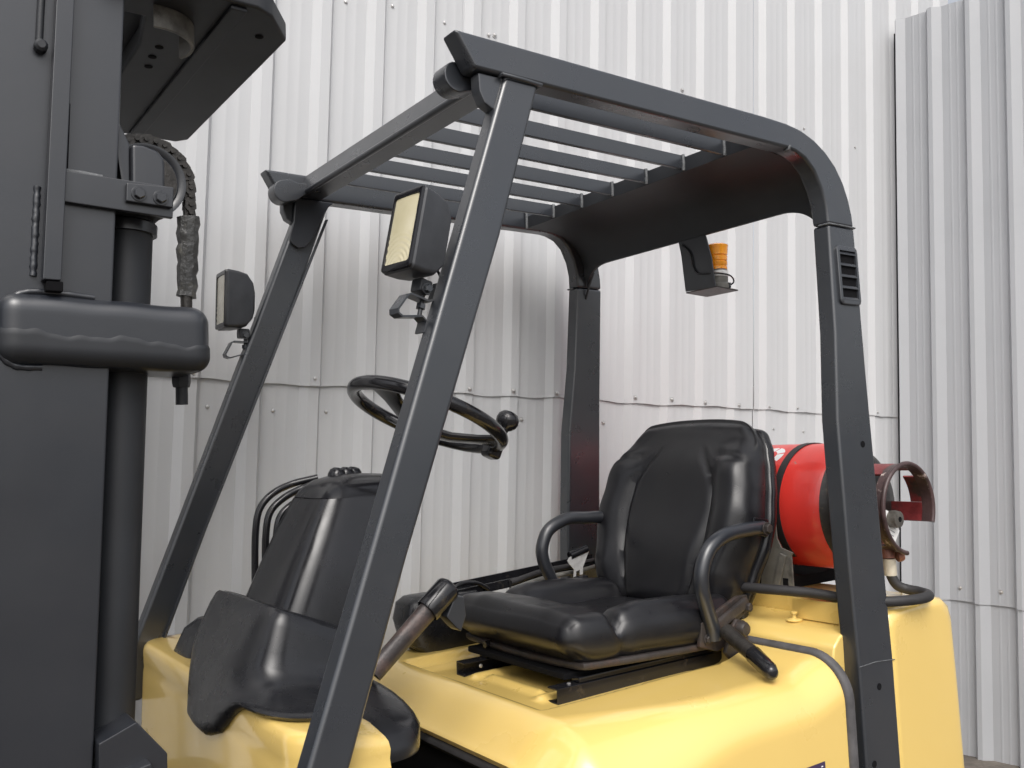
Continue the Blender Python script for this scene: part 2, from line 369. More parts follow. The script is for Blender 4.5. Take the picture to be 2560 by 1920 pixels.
# ---- overhead guard: side rails with the rear bend
rail = [(0.901, 2.152), (1.80, 2.151), (1.887, 2.1485), (1.945, 2.141), (1.996, 2.124), (2.040, 2.099), (2.077, 2.066), (2.104, 2.025), (2.121, 1.98), (2.129, 1.94), (2.131, 1.905),
        (2.020, 1.905), (2.018, 1.95), (2.006, 1.995), (1.982, 2.040), (1.950, 2.067), (1.915, 2.079), (1.886, 2.083), (1.80, 2.083), (0.943, 2.083)]
for fn, s in SIDES:
    r_ = F(prism('roof_rail', rail, 0.0, 0.05, M['paint'], None, 0.008, fn, 4))
    if s == 0: r_['label'] = 'near roof rail bending down into the rear post'
    rp = F(prism('rear_post', [(2.020, 1.9035), (2.131, 1.9035), (2.119, 1.50), (2.112, 1.05), (2.109, 0.80), (2.084, 0.30), (1.945, 0.30), (1.966, 0.80), (1.966, 1.05), (1.976, 1.40), (2.003, 1.62)], 0.0, 0.05, M['paint'], None, 0.008, fn, 4))
    pts = [fn(x, y, 1.9045) for x, y in ((2.019, 0.03), (2.0195, -0.001), (2.04, -0.0015), (2.08, -0.0015), (2.131, -0.001), (2.132, 0.03))]
    F(tube('weld_bead', pts, 0.0028, M['weld'], None, 8), rp)
    F(tube('weld_bead', [fn(1.962, -0.0003, 0.800), fn(2.03, -0.0006, 0.802), fn(2.112, -0.0003, 0.795)], 0.0012, M['weld'], None, 6), rp)
    # holes in the lower post
    for (hx, hz) in ((2.070, 1.335), (2.036, 0.742), (1.985, 0.570)):
        a = Vector(fn(hx, -0.0004, hz)); F(lathe('bolt_hole', [(0.0085, -0.004), (0.0085, 0.0007)], a, (0, -1 if s == 0 else 1, 0), M['dark'], None, 14), rp)
    # front posts
    k = 0.3805
    fp = F(prism('front_post', [(1.014, 2.0825), (1.097, 2.0825), (0.98, 1.759), (0.746, 1.177), (0.629, 0.868), (0.585, 0.755), (0.510, 0.755), (0.559, 0.884), (0.674, 1.184), (0.887, 1.744)], 0.0, 0.045, M['paint'], None, 0.009, fn, 4))
    pts = [fn(x, y, 2.0815 - 0.006 * t) for t, (x, y) in enumerate(((1.008, 0.02), (1.008, -0.003), (1.04, -0.004), (1.075, -0.004), (1.099, -0.003)))]
    F(tube('weld_bead', [fn(1.006, 0.025, 2.082), fn(1.006, -0.003, 2.082), fn(1.05, -0.004, 2.081), fn(1.099, -0.003, 2.080), fn(1.100, 0.02, 2.08)], 0.0045, M['paint'], None, 8), fp)
    # thin flange on the inside edge of the post
    F(prism('post_flange', [(1.080, 2.03), (1.086, 2.03), (0.738, 1.165), (0.622, 0.86), (0.616, 0.86), (0.732, 1.165)], 0.0455, 0.058, M['paint'], None, 0.0015, fn), fp)
    # gusset between rail, crossbar and post
    F(prism('gusset', [(0.957, 2.0815), (0.9575, 2.045), (0.968, 2.022), (0.988, 2.012), (1.003, 2.008), (1.012, 1.992), (1.045, 2.05), (1.045, 2.0815)], 0.010, 0.040, M['paint'], None, 0.004, fn, 2), fp)
    # rolled end of the crossbar under the rail end
    arc = [(0.975, 2.112), (0.955, 2.118)]
    for q in range(0, 13):
        a = R(110 + q * 15); arc.append((0.938 + 0.031 * math.cos(a), 2.083 + 0.031 * math.sin(a)))
    arc += [(0.975, 2.062), (1.004, 2.085), (1.004, 2.112)]
    F(prism('rolled_end', arc, 0.052, 0.100, M['paint'], None, 0.004, fn, 2), fp)
    if s:
        F(prism('post_sleeve', [(0.985, 2.05), (0.982, 2.01), (0.972, 1.975), (0.972, 1.962), (0.980, 1.948), (0.997, 1.939), (1.018, 1.944), (1.036, 1.964), (1.052, 1.995), (1.066, 2.027), (1.088, 2.066), (1.105, 2.081), (0.99, 2.081)], 0.044, 0.056, M['mast'], None, 0.003, fn, 2), fp)
# ---- front crossbar (angle section with a rolled lip)
fc = F(prism('front_crossbar', [(1.022, 2.150), (1.034, 2.150), (1.020, 2.098), (1.062, 2.090), (1.062, 2.082), (1.006, 2.088), (1.003, 2.094), (1.004, 2.100)], 0.049, 0.991, M['paint'], None, 0.002))
F(tube('rolled_lip', [(1.004, 0.035, 2.091), (1.004, 0.5, 2.090), (1.004, 1.005, 2.091)], 0.0085, M['mast'], None, 10), fc)
# ---- roof bars
bar_me = None
for i, y in enumerate((0.132, 0.275, 0.418, 0.561, 0.702, 0.842)):
    b = F(prism('roof_bar', [(1.036, 2.094), (1.860, 2.092), (1.860, 2.130), (1.036, 2.132)], y, y + 0.012, M['paint'], None, 0.002))
    F(tube('weld_bead', [(1.7985, y - 0.001, 2.088), (1.7985, y - 0.0025, 2.110), (1.7985, y - 0.001, 2.131)], 0.0048, M['weld'], None, 8), b)
F(tube('weld_bead', [(1.7985, 0.986, 2.084), (1.7985, 0.985, 2.118), (1.7985, 0.986, 2.149)], 0.0048, M['weld'], None, 8))
F(tube('weld_bead', [(1.887, 0.012, 2.080), (1.887, -0.002, 2.081), (1.889, -0.003, 2.090)], 0.004, M['weld'], None, 8))
# ---- rear crossbeam: sheet following the bend, lower edge cut out with rounded corners into the posts
prof = [(1.800, 2.124), (1.802, 2.086), (1.860, 2.086), (1.910, 2.083), (1.950, 2.074), (1.985, 2.058), (2.012, 2.036), (2.032, 2.010), (2.044, 1.985)]
low = lambda y: None
secs = []; NYB = 40
for iy in range(NYB + 1):
    t = iy / NYB; t = t - 0.11 * math.sin(2 * math.pi * t)
    y = 0.046 + 0.948 * max(0.0, min(1.0, t))
    e = min(y - 0.046, 0.994 - y); drop = 0.0
    if e < 0.115: drop = 0.072 * (1 - math.sqrt(max(0.0, 1 - ((0.115 - e) / 0.115) ** 2)))
    row = [(x, y, z) for x, z in prof] + [(2.048, y, 1.978 - drop * 0.5), (2.048 + drop * 0.2, y, 1.972 - drop)]
    row += [(2.056 + drop * 0.2, y, 1.972 - drop), (2.056, y, 1.986), (2.043, y, 2.015), (2.020, y, 2.045), (1.990, y, 2.068), (1.953, y, 2.085), (1.910, y, 2.095), (1.810, y, 2.125)]
    secs.append(row)
rb = F(loft('rear_crossbeam', secs, M['mast2'], None))

F(lathe('cable_hole', [(0.010, -0.004), (0.010, 0.0007)], (2.058, 1.0085, 1.868), (0, -1, 0), M['dark'], None, 14))
F(tube('cable', crom([(2.075, 0.975, 1.955), (2.065, 0.985, 1.92), (2.058, 0.992, 1.89), (2.058, 1.004, 1.866)], 5), 0.0035, M['rubber'], None, 6))

# ---- beacon on its bracket
bk = F(prism('beacon_bracket', [(0.455, 2.02), (0.560, 2.02), (0.548, 1.99), (0.536, 1.93), (0.525, 1.815), (0.405, 1.811), (0.415, 1.90), (0.432, 1.965)][::-1], 2.050, 2.055, M['mast'], None, 0.0015, axis='x'))
F(boxm('foot_plate', (2.098, 0.462, 1.809), (0.095, 0.124, 0.004), M['rusty'], None, 0.001, rotm(0, 3, 0)), bk)
F(tube('wire', crom([(2.046, 0.525, 1.96), (2.046, 0.495, 1.93), (2.046, 0.485, 1.885), (2.046, 0.468, 1.862), (2.048, 0.435, 1.855), (2.062, 0.402, 1.852), (2.10, 0.390, 1.846), (2.13, 0.402, 1.832), (2.128, 0.42, 1.822)], 5), 0.0025, M['glossblack'], None, 6), bk)
BC = (2.098, 0.436, 1.8115)
beacon = F(lathe('beacon_light', [(0.036, 0), (0.036, 0.012), (0.030, 0.018), (0.031, 0.055), (0.029, 0.058)], BC, (0, 0, 1), M['greyplate'], None, 24), None)
F(lathe('amber_lens', [(0.030, 0.0585), (0.0305, 0.066), (0.028, 0.068), (0.0305, 0.072), (0.031, 0.082), (0.0285, 0.084), (0.031, 0.086), (0.032, 0.098), (0.029, 0.100), (0.0325, 0.103), (0.034, 0.122), (0.036, 0.132), (0.030, 0.136), (0.012, 0.138)], BC, (0, 0, 1), M['amber'], None, 28), beacon)
for q, (dx, dy) in enumerate(((-0.033, 0.0), (0.012, -0.031), (0.012, 0.031))):
    F(boxm('clamp', (BC[0] + dx, BC[1] + dy, BC[2] + 0.008), (0.010, 0.010, 0.016), M['glossblack'], None, 0.001), beacon)
F(lathe('silver_band', [(0.0315, 0.036), (0.0318, 0.037), (0.0318, 0.052), (0.0315, 0.053)], BC, (0, 0, 1), M['steel'], None, 24), beacon)

# ---- louvred vent on the near rear post
vent = empty('vent'); F(vent)
VC = (2.078, 1.772); VW, VH = 0.045, 0.078
def ventp(x, y, z): return near(x, y, z)
ox, oz = VW, VH
def rr(hw, hh, r, n=5):
    out = []
    for cx, cz, a0 in ((hw - r, hh - r, 0), (-hw + r, hh - r, 90), (-hw + r, -hh + r, 180), (hw - r, -hh + r, 270)):
        for q in range(n + 1):
            a = R(a0 + 90 * q / n); out.append((cx + r * math.cos(a), cz + r * math.sin(a)))
    return out
lean = lambda z: 0.045 * (z - VC[1])
def vfn(x, y, z): return near(VC[0] + x + 0.03 * z, y, VC[1] + z)
secs = []
for hw, hh, r, y in ((VW, VH, 0.014, 0.0), (VW - 0.0005, VH - 0.0005, 0.014, -0.005), (VW - 0.003, VH - 0.003, 0.012, -0.0065), (VW - 0.011, VH - 0.013, 0.003, -0.0065), (VW - 0.012, VH - 0.014, 0.003, -0.001)):
    secs.append([vfn(x, y, z) for x, z in rr(hw, hh, r)])
F(loft('vent_frame', secs, M['paint'], None, True, False, 30), vent)
F(boxm('vent_shade_sheet', (0, 0, 0), (2 * VW - 0.02, 0.001, 2 * VH - 0.02), M['dark'], None, 0, None, 2, lambda x, y, z: vfn(x, y - 0.001, z)), vent)  # flat dark sheet on the solid post; slot shade is in its colour
for q in range(5):
    zc = 0.060 - q * 0.030 - 0.0
    F(prism('louvre', [(-0.0068, zc - 0.0040), (-0.0066, zc - 0.0058), (-0.0022, zc + 0.0005), (-0.0022, zc + 0.0025)], -VW + 0.010, VW - 0.010, M['paint'], None, 0, lambda x, y, z: vfn(x, y, z), axis='x'), vent)

# ---- work lights on the front posts
def work_light(base, yaw, pitch, lens, lab, scale=1.0):
    """local frame: -x faces forward (lens), z up; base = point under the lamp"""
    rm = rotm(0, pitch, yaw); B = Vector(base)
    xf = lambda p: B + rm @ (Vector(p) * scale)
    hw, hh = 0.043, 0.078
    secs = []
    for x, a, b in ((-0.040, hw, hh), (-0.036, hw + 0.002, hh + 0.002), (-0.008, hw, hh), (0.016, hw * 0.97, hh * 0.93), (0.034, hw * 0.85, hh * 0.66), (0.042, hw * 0.6, hh * 0.40)):
        secs.append([xf((x, yy, 0.098 + zz)) for yy, zz in rr(a, b, 0.010)])
    root = F(loft('work_light', secs, M['housing'], None, True, True, 28)); root['label'] = lab
    secs = []
    for x, a, b in ((-0.0402, hw, hh), (-0.0445, hw - 0.001, hh - 0.001), (-0.0455, hw - 0.003, hh - 0.003), (-0.0455, hw - 0.007, hh - 0.012), (-0.0400, hw - 0.008, hh - 0.013)):
        secs.append([xf((x, yy, 0.098 + zz)) for yy, zz in rr(a, b, 0.006)])
    F(loft('bezel', secs, M['plastic'], None, True, False, 28), root)
    # ribbed, yellowed lens with curved flutes
    vs_ = []; fs = []; nu, nv = 26, 40
    for i in range(nv + 1):
        for j in range(nu + 1):
            yy = (j / nu * 2 - 1) * (hw - 0.008); zz = (i / nv * 2 - 1) * (hh - 0.013)
            fl_ = 0.0007 * math.sin((math.hypot(yy * 1.2, zz + 0.075)) * 640) * sst(0.005, -0.025, zz)
            vs_.append(xf((-0.0420 - 0.002 * (1 - (yy / hw) ** 2) - fl_, yy, 0.098 + zz)))
    for i in range(nv):
        for j in range(nu):
            a = i * (nu + 1) + j; fs.append((a, a + 1, a + nu + 2, a + nu + 1))
    F(raw('lens', vs_, fs, lens, None, 60), root)
    F(boxm('lamp_foot', xf((0.020, 0.0, 0.010)), (0.028 * scale, 0.030 * scale, 0.026 * scale), M['housing'], None, 0.004, rm), root)
    F(hexbolt('pivot_bolt', xf((0.020, -0.016, 0.004)), rm @ Vector((0, -1, 0)), 0.008 * scale, 0.010 * scale, M['paint'], None), root)
    F(tube('stud', [xf((0.026, 0, -0.004)), xf((0.026, 0, -0.044))], 0.0045 * scale, M['housing'], None, 8), root)
    F(lathe('nut', [(0.009 * scale, 0), (0.009 * scale, 0.009 * scale)], xf((0.026, 0, -0.030)), rm @ Vector((0, 0, 1)), M['paint'], None, 6), root)
    # bent strap bracket
    path = [(0.056, 0, 0.030), (0.050, 0, -0.004), (0.036, 0, -0.014), (-0.008, 0, -0.014), (-0.014, 0, -0.018), (-0.030, 0, -0.050), (-0.028, 0, -0.057), (-0.018, 0, -0.060), (0.024, 0, -0.046), (0.036, 0, -0.052), (0.034, 0, -0.074)]
    v, f = [], []
    for i, p in enumerate(path):
        q0 = Vector(path[max(i - 1, 0)]); q1 = Vector(path[min(i + 1, len(path) - 1)]); t = (q1 - q0).normalized(); nn = Vector((-t.z, 0, t.x))
        for dy, dn in ((-0.013, -0.0018), (0.013, -0.0018), (0.013, 0.0018), (-0.013, 0.0018)): v.append(xf(Vector(p) + nn * dn + Vector((0, dy, 0))))
    for i in range(len(path) - 1):
        for j in range(4): a = i * 4; f.append((a + j, a + (j + 1) % 4, a + 4 + (j + 1) % 4, a + 4 + j))
    f.append((0, 1, 2, 3)[::-1]); e = (len(path) - 1) * 4; f.append((e, e + 1, e + 2, e + 3))
    F(raw('strap_bracket', v, f, M['paint'], None, 30), root)
    F(tube('cable', crom([xf((0.054, 0.01, 0.06)), xf((0.066, 0.008, 0.045)), xf((0.064, 0.0, 0.015)), xf((0.058, 0.0, -0.01)), xf((0.05, 0.0, -0.03))], 4), 0.003, M['rubber'], None, 6), root)
    return root
work_light((0.803, 0.015, 1.650), 9, 14, M['lenscream'], 'near work light with yellowed lens')
work_light((0.830, 1.040, 1.686), -1, 2, M['lensfar'], 'far work light with dull white lens')

# ---- steering wheel
SW = Vector((1.121, 0.517, 1.441)); ta = R(24.9)
n_ = Vector((math.sin(ta), 0, math.cos(ta))); e1 = Vector((math.cos(ta), 0, -math.sin(ta))); e2 = Vector((0, 1, 0))
ringp = [SW + e1 * 0.19 * math.cos(t * math.pi / 36) + e2 * 0.19 * math.sin(t * math.pi / 36) for t in range(72)]
wheel = F(tube('steering_wheel', ringp, 0.0168, M['glossblack'], None, 14, True, None, n_))
hub = F(lathe('wheel_hub', [(0.030, -0.075), (0.034, -0.07), (0.040, -0.045), (0.044, -0.02), (0.040, -0.008), (0.02, -0.004)], SW, n_, M['plastic'], None, 24), wheel)
for a in (200, 330, 85):
    d = e1 * math.cos(R(a)) + e2 * math.sin(R(a)); sd_ = n_.cross(d)
    secs = []
    for t, w_, th, dz in ((0.02, 0.034, 0.011, -0.035), (0.07, 0.026, 0.010, -0.030), (0.13, 0.028, 0.009, -0.014), (0.165, 0.040, 0.009, -0.004), (0.186, 0.058, 0.009, -0.001)):
        c_ = SW + d * t + n_ * dz; secs.append([c_ + sd_ * x + n_ * z for x, z in sup(12, 3, w_, th)])
    F(loft('spoke', secs, M['plastic'], None), wheel)
# spinner knob at the rear of the rim
ka = R(-8); kd = e1 * math.cos(ka) + e2 * math.sin(ka); KB = SW + kd * 0.198
F(boxm('knob_clamp', SW + kd * 0.192 + n_ * (-0.006), (0.040, 0.046, 0.048), M['glossblack'], None, 0.010, Matrix((e1, e2, n_)).transposed(), 3), wheel)
F(lathe('spinner_knob', [(0.008, 0.0), (0.010, 0.012), (0.0105, 0.030), (0.013, 0.036), (0.014, 0.042), (0.020, 0.047), (0.0275, 0.056), (0.030, 0.066), (0.0285, 0.077), (0.022, 0.086), (0.012, 0.090), (0.003, 0.091)], KB + n_ * 0.012, (n_ * 0.97 + e1 * 0.12).normalized(), M['glossblack'], None, 24), wheel)

# ---- steering column cover (upper cowl), boot lines, levers
def cowl_sec(z, x0, x1, y0, y1, ex=3.6, n=48, rim=0.0, extra=None):
    cx, cy = (x0 + x1) / 2, (y0 + y1) / 2; out = []
    for a, b in sup(n, ex, (x1 - x0) / 2, (y1 - y0) / 2):
        p = Vector((cx + a, cy + b, z - rim * (cx + a - x0) ))
        out.append(extra(p) if extra else p)
    return out
upper = [(0.90, 0.610, 0.90, 0.335, 0.645), (1.02, 0.668, 0.93, 0.350, 0.637), (1.12, 0.716, 0.97, 0.368, 0.630), (1.20, 0.757, 1.00, 0.388, 0.622), (1.262, 0.795, 1.02, 0.410, 0.614)]
uc = F(loft('column_cover', [cowl_sec(*s, ex=4.2, n=96) for s in upper], M['plastic'], None, True, True, 50))
dome = [(1.2605, 0.7975, 1.018, 0.412, 0.612), (1.2645, 0.7955, 1.021, 0.4095, 0.6145), (1.284, 0.810, 1.025, 0.421, 0.608), (1.300, 0.836, 1.02, 0.442, 0.596), (1.310, 0.875, 1.02, 0.480, 0.574), (1.313, 0.915, 0.99, 0.505, 0.55)]
F(loft('cover_cap', [cowl_sec(*s, ex=4.2 - 0.35 * k, n=96, rim=0.06) for k, s in enumerate(dome)], M['plastic'], None, True, True, 50), uc)
for (x, z, y) in ((0.930, 1.235, 0.3990), (0.885, 1.030, 0.3505)):
    F(lathe('cover_screw', [(0.0075, 0), (0.0075, 0.002), (0.006, 0.003)], (x, y + 0.003, z), (0, -1, 0.05), M['screw'], None, 14), uc)
# steering column tube up to the wheel hub
F(tube('steering_column', [SW - n_ * 0.07, SW - n_ * 0.20, SW - n_ * 0.24 + Vector((-0.02, 0, -0.02))], 0.030, M['plastic'], None, 16), uc)
for dx in (0.0, 0.034, 0.062):
    c_ = Vector((0.890 + dx * 0.75, 0.540 + dx * 0.2, 1.309)); F(lathe('boot_knob', [(0.020, -0.018), (0.021, 0.0), (0.018, 0.010), (0.011, 0.016), (0.003, 0.0175)], c_, (0.25, 0, 1), M['plastic'], None, 16), uc)
for i in range(5):
    o_ = i * 0.0175; yy = 0.690 - i * 0.020
    pts = crom([(0.90 + o_ * 0.5, yy - 0.02, 1.302 - o_ * 0.4), (0.845 + o_, yy, 1.290 - o_ * 0.6), (0.795 + o_, yy, 1.270 - o_ * 0.7), (0.762 + o_, yy, 1.236 - o_ * 0.5), (0.751 + o_, yy, 1.185 - o_ * 0.3), (0.748 + o_, yy, 1.10), (0.748 + o_, yy, 0.98)], 5)
    F(tube('hydraulic_hose', pts, 0.0085, M['glossblack'], None, 10), uc)

# ---- lower cowl: flared sleeve over the column foot
def skirt(p):
    q = p.copy()
    # the hem rests on the panel top on the near side and hangs over its front edge on the far side
    q.z += 0.098 * sst(0.46, 0.24, p.y) * sst(0.74, 0.66, p.x) * sst(0.94, 0.80, p.z)
    return q
rimf = lambda z: 0.42 * max(0.0, (z - 0.80) / 0.27)
#        z     x0     x1     y0     y1    exponent
lower = [(1.066, 0.646, 0.82, 0.296, 0.665, 5.5), (1.070, 0.641, 0.825, 0.290, 0.670, 5.5), (1.066, 0.635, 0.83, 0.284, 0.676, 5.5), (1.045, 0.623, 0.83, 0.278, 0.684, 5.5),
         (1.00, 0.602, 0.83, 0.268, 0.696, 5), (0.975, 0.590, 0.835, 0.260, 0.702, 4.8), (0.955, 0.582, 0.88, 0.242, 0.706, 4.4), (0.940, 0.576, 0.895, 0.212, 0.708, 4.2), (0.925, 0.570, 0.90, 0.170, 0.710, 4.0),
         (0.905, 0.564, 0.90, 0.125, 0.712, 3.8), (0.880, 0.558, 0.90, 0.095, 0.712, 3.6), (0.850, 0.554, 0.895, 0.080, 0.712, 3.4), (0.825, 0.556, 0.885, 0.076, 0.708, 3.8), (0.812, 0.562, 0.883, 0.078, 0.703, 3.8), (0.808, 0.572, 0.88, 0.088, 0.695, 3.8)]
secs = [cowl_sec(z, x0, x1, y0, y1, ex, 96, rimf(z), skirt) for z, x0, x1, y0, y1, ex in lower]
inner = [cowl_sec(1.066 - dz, 0.646 + o, 0.82 - o * 0.3, 0.296 + o * 0.8, 0.665 - o * 0.8, 5.5, 96, rimf(1.066), skirt) for o, dz in ((0.006, -0.002), (0.014, 0.0), (0.016, 0.004), (0.016, 0.06))]
lc = F(loft('lower_cowl', inner[::-1] + secs, M['cowl'], None, True, False, 55))
# far-side console piece behind the cowl
fs_ = [(0.870, 0.615, 0.83, 0.72, 0.90), (0.90, 0.605, 0.83, 0.72, 0.90), (0.955, 0.63, 0.83, 0.72, 0.89), (0.975, 0.66, 0.82, 0.73, 0.88), (0.980, 0.69, 0.80, 0.74, 0.87)]
F(loft('side_console', [cowl_sec(*s, ex=4.5) for s in fs_], M['cowl'], None, True, True, 50))

# ---- parking brake lever
pl = F(tube('brake_lever', [(0.842, 0.285, 0.915), (0.905, 0.28, 0.970), (0.985, 0.28, 1.036)], [0.0205, 0.021, 0.0225], M['lever'], None, 12, False, 0.8))
gp = [Vector((0.968, 0.28, 1.023)), Vector((0.972, 0.28, 1.026)), Vector((1.018, 0.28, 1.062)), Vector((1.024, 0.28, 1.067)), Vector((1.028, 0.28, 1.070))]
F(tube('grip', gp, [0.0265, 0.028, 0.0285, 0.026, 0.018], M['glossblack'], None, 18), pl)
F(tube('edge_strip', [(0.852, 0.281, 0.942), (0.955, 0.281, 1.032)], 0.004, M['dark'], None, 6), pl)
F(prism('release_trigger', [(0.0, 0.02), (0.022, 0.015), (0.026, -0.025), (0.012, -0.058), (0.000, -0.048), (-0.024, -0.022)], 0.262, 0.302, M['paint'], None, 0.004, lambda x, y, z: (1.028 + x, y, 1.030 + z)), pl)

# ---- yellow front cowl panel
def cowl_front(n=10):
    # plan outline of the top plate, from far rear round the front to the near rear
    pts = [(0.72, 1.085), (0.62, 1.085)]
    for q in range(n + 1):
        a = R(90 + 90 * q / n); pts.append((0.655 + 0.08 * math.cos(a), 1.005 + 0.08 * math.sin(a)))
    for q in range(n + 1):
        a = R(180 + 90 * q / n); pts.append((0.672 + 0.10 * math.cos(a), 0.092 + 0.10 * math.sin(a)))
    pts += [(0.70, -0.008), (0.726, -0.008), (0.726, 0.05), (0.726, 0.98)]
    return pts
pl_ = cowl_front()
def shrink(pts, d):
    c_ = (0.66, 0.53); return [(c_[0] + (x - c_[0]) * (1 - d / 0.09), c_[1] + (y - c_[1]) * (1 - d / 0.54)) for x, y in pts]
def ztop(x, y): return 0.905 - 0.20 * max(0, 0.10 - y) * sst(0.6, 0.73, x)
secs = []
for z, d in ((0.30, -0.010), (0.70, -0.004), (0.815, 0.0), (0.835, 0.001), (0.848, 0.0025), (0.858, 0.0015), (0.885, 0.001), (0.897, 0.004), (0.903, 0.009), (0.905, 0.016), (0.9052, 0.04), (0.9054, 0.065), (0.9055, 0.085)):
    secs.append([(x, y, (z if z < 0.86 else z - 0.905 + ztop(x, y))) for x, y in shrink(pl_, d)])
F(loft('front_cowl_panel', secs, M['yellow'], None, True, True, 40))
# ---- base chassis, floor well and tyres (below the frame of the picture)
F(boxm('floor_plate', (0.94, 0.52, 0.34), (0.5, 1.0, 0.03), M['dark'], None, 0.004))
F(boxm('bulkhead', (1.105, 0.52, 0.50), (0.03, 1.04, 0.36), M['dark'], None, 0.02))
F(boxm('well_side', (0.90, 0.99, 0.57), (0.36, 0.02, 0.44), M['dark'], None, 0.004))
F(boxm('chassis', (1.3, 0.52, 0.235), (1.9, 0.92, 0.17), M['mast2'], None, 0.02))
for x, yy, r in ((0.45, -0.02, 0.33), (0.45, 1.06, 0.33), (2.05, 0.06, 0.26), (2.05, 0.98, 0.26)):
    ty = F(lathe('tyre', [(r * 0.55, -0.10), (r * 0.92, -0.10), (r, -0.07), (r, 0.07), (r * 0.92, 0.10), (r * 0.55, 0.10)], (x, yy, GZ + r), (0, 1, 0), M['rubber'], None, 40, False, 40))
    F(lathe('rim', [(r * 0.54, -0.075), (r * 0.5, -0.085), (r * 0.2, -0.05), (r * 0.12, -0.09), (r * 0.05, -0.09)], (x, yy, GZ + r), (0, 1 if yy < 0.5 else -1, 0), M['yellow'], None, 32), ty)

# ---- yellow hood under the seat
def hood_top(x): return 0.712 + 0.078 * sst(1.075, 1.19, x) ** 0.8 + 0.006 * sst(1.2, 1.7, x) + 0.034 * sst(1.76, 1.93, x)
def hood_r(x): return 0.23 - 0.13 * sst(1.08, 1.55, x)
YN, YF = -0.064, 1.104
def recess(x, y):
    mk = sst(1.200, 1.222, x) * sst(1.885, 1.85, x) * sst(0.205, 0.222, y) * sst(0.835, 0.818, y)
    d = (0.025 + 0.020 * sst(1.72, 1.9, x)) * mk
    # pressed ridges of the recess
    rg = 0.012 * mk * (sst(1.285, 1.30, x) * (gau(y, 0.34, 0.02) + gau(y, 0.62, 0.02)) + gau(x, 1.33, 0.014) * sst(0.36, 0.38, y) * sst(0.60, 0.58, y))
    # raised boss at the far front corner of the recess
    return d - rg
secs = []; NXH = 90
for i in range(NXH + 1):
    x = 1.082 + (1.900 - 1.082) * (i / NXH) ** 1.15; zt = hood_top(x); r = hood_r(x); row = []
    row += [(x, YN - 0.002, z) for z in (0.20, 0.33, 0.45)]
    for q in range(13):
        a = R(90 * q / 12); row.append((x, YN + r - r * math.cos(a), zt - r + r * math.sin(a)))
    ny = 120
    for q in range(1, ny):
        y = YN + r + (YF - YN - 2 * r) * q / ny; row.append((x, y, zt - recess(x, y)))
    for q in range(13):
        a = R(90 - 90 * q / 12); row.append((x, YF - r + r * math.cos(a), zt - r + r * math.sin(a)))
    row += [(x, YF, z) for z in (0.45, 0.33, 0.20)]
    secs.append(row)
# rolled front lip
first = secs[0]; lipA = [(p[0] - 0.004, p[1] + (0.003 if p[1] < 0.5 else -0.003), p[2] - 0.004) for p in first]; lipB = [(p[0] + 0.002, p[1] + (0.010 if p[1] < 0.5 else -0.010), p[2] - 0.016) for p in first]
hood = F(loft('hood', [lipB, lipA] + secs, M['yellow'], None, False, False, 60))
arcp = [Vector(p) for p in first][2:-2]
F(tube('front_seal', [p + Vector((0.004, 0.022 if p.y < 0.5 else -0.022, -0.028)) for p in arcp], 0.014, M['rubber'], None, 8, False, 0.8), hood)
last = [Vector(p) for p in secs[-1]]
F(tube('rear_seal', [p + Vector((0.010, 0, 0.002)) for p in last[1:-1]], 0.0155, M['seal'], None, 10, False, 0.75, Vector((1, 0, 0))), hood)
# decal on the near side of the hood
dec = prism('decal', [(1.60, 0.50), (1.8025, 0.50), (1.8025, 0.617), (1.60, 0.617)], -0.0670, -0.0662, M['purple'], None, 0); F(dec, hood)
for k in range(3):
    F(boxm('decal_mark', (1.790, -0.0674, 0.608 - k * 0.007), (0.006, 0.0006, 0.0025), M['white'], None, 0), hood)
# underside so that the hood is not hollow from the front
F(prism('hood_liner', [(1.115, 0.36), (1.115, 0.665), (1.20, 0.74), (1.88, 0.74), (1.88, 0.36)], 0.22, 0.82, M['dark'], None, 0.02))

# ---- counterweight
cw_prof = [(2.095, 0.18), (2.095, 0.885), (2.105, 0.905), (2.125, 0.918), (2.16, 0.922), (2.33, 0.922), (2.365, 0.917), (2.390, 0.900), (2.402, 0.870), (2.412, 0.70), (2.430, 0.18)]
def cw_fn(x, y, z): return (x, y, z)
secs = []
NYC = [(-0.062, 0.030), (-0.0615, 0.018), (-0.056, 0.008), (-0.046, 0.002), (-0.030, 0.0), (0.05, 0.0), (0.52, 0.0), (0.99, 0.0), (1.07, 0.0), (1.086, 0.002), (1.096, 0.008), (1.1015, 0.018), (1.102, 0.030)]
cxm, czm = 2.25, 0.55
for y, d in NYC:
    secs.append([(x - math.copysign(min(d, 0.03), x - cxm), y - 0.0, z - (d if z > 0.6 else 0)) for x, z in cw_prof])
cw = F(loft('counterweight', secs, M['yellow'], None, True, True, 40))
# lower ledge in front of the counterweight, with a raised block
led = [(1.918, 0.20), (1.918, 0.800), (1.930, 0.845), (1.955, 0.868), (1.985, 0.876), (2.094, 0.884), (2.094, 0.20)]
F(prism('ledge', led, -0.018, 1.058, M['yellow'], None, 0.006, None, 3), cw)
F(prism('raised_block', [(2.02, 0.880), (2.094, 0.881), (2.094, 0.935), (2.02, 0.935)], 0.02, 0.17, M['yellow'], None, 0.004), cw)
F(prism('raised_block', [(2.085, 0.882), (2.14, 0.884), (2.14, 0.938), (2.085, 0.936)], 0.172, 0.9, M['yellow'], None, 0.004), cw)
F(lathe('latch_button', [(0.020, 0), (0.022, 0.003), (0.018, 0.006), (0.006, 0.008), (0.005, 0.018), (0.009, 0.019), (0.009, 0.025), (0.003, 0.026)], (2.000, 0.150, 0.8775), (0, 0, 1), M['yellow'], None, 20), cw)

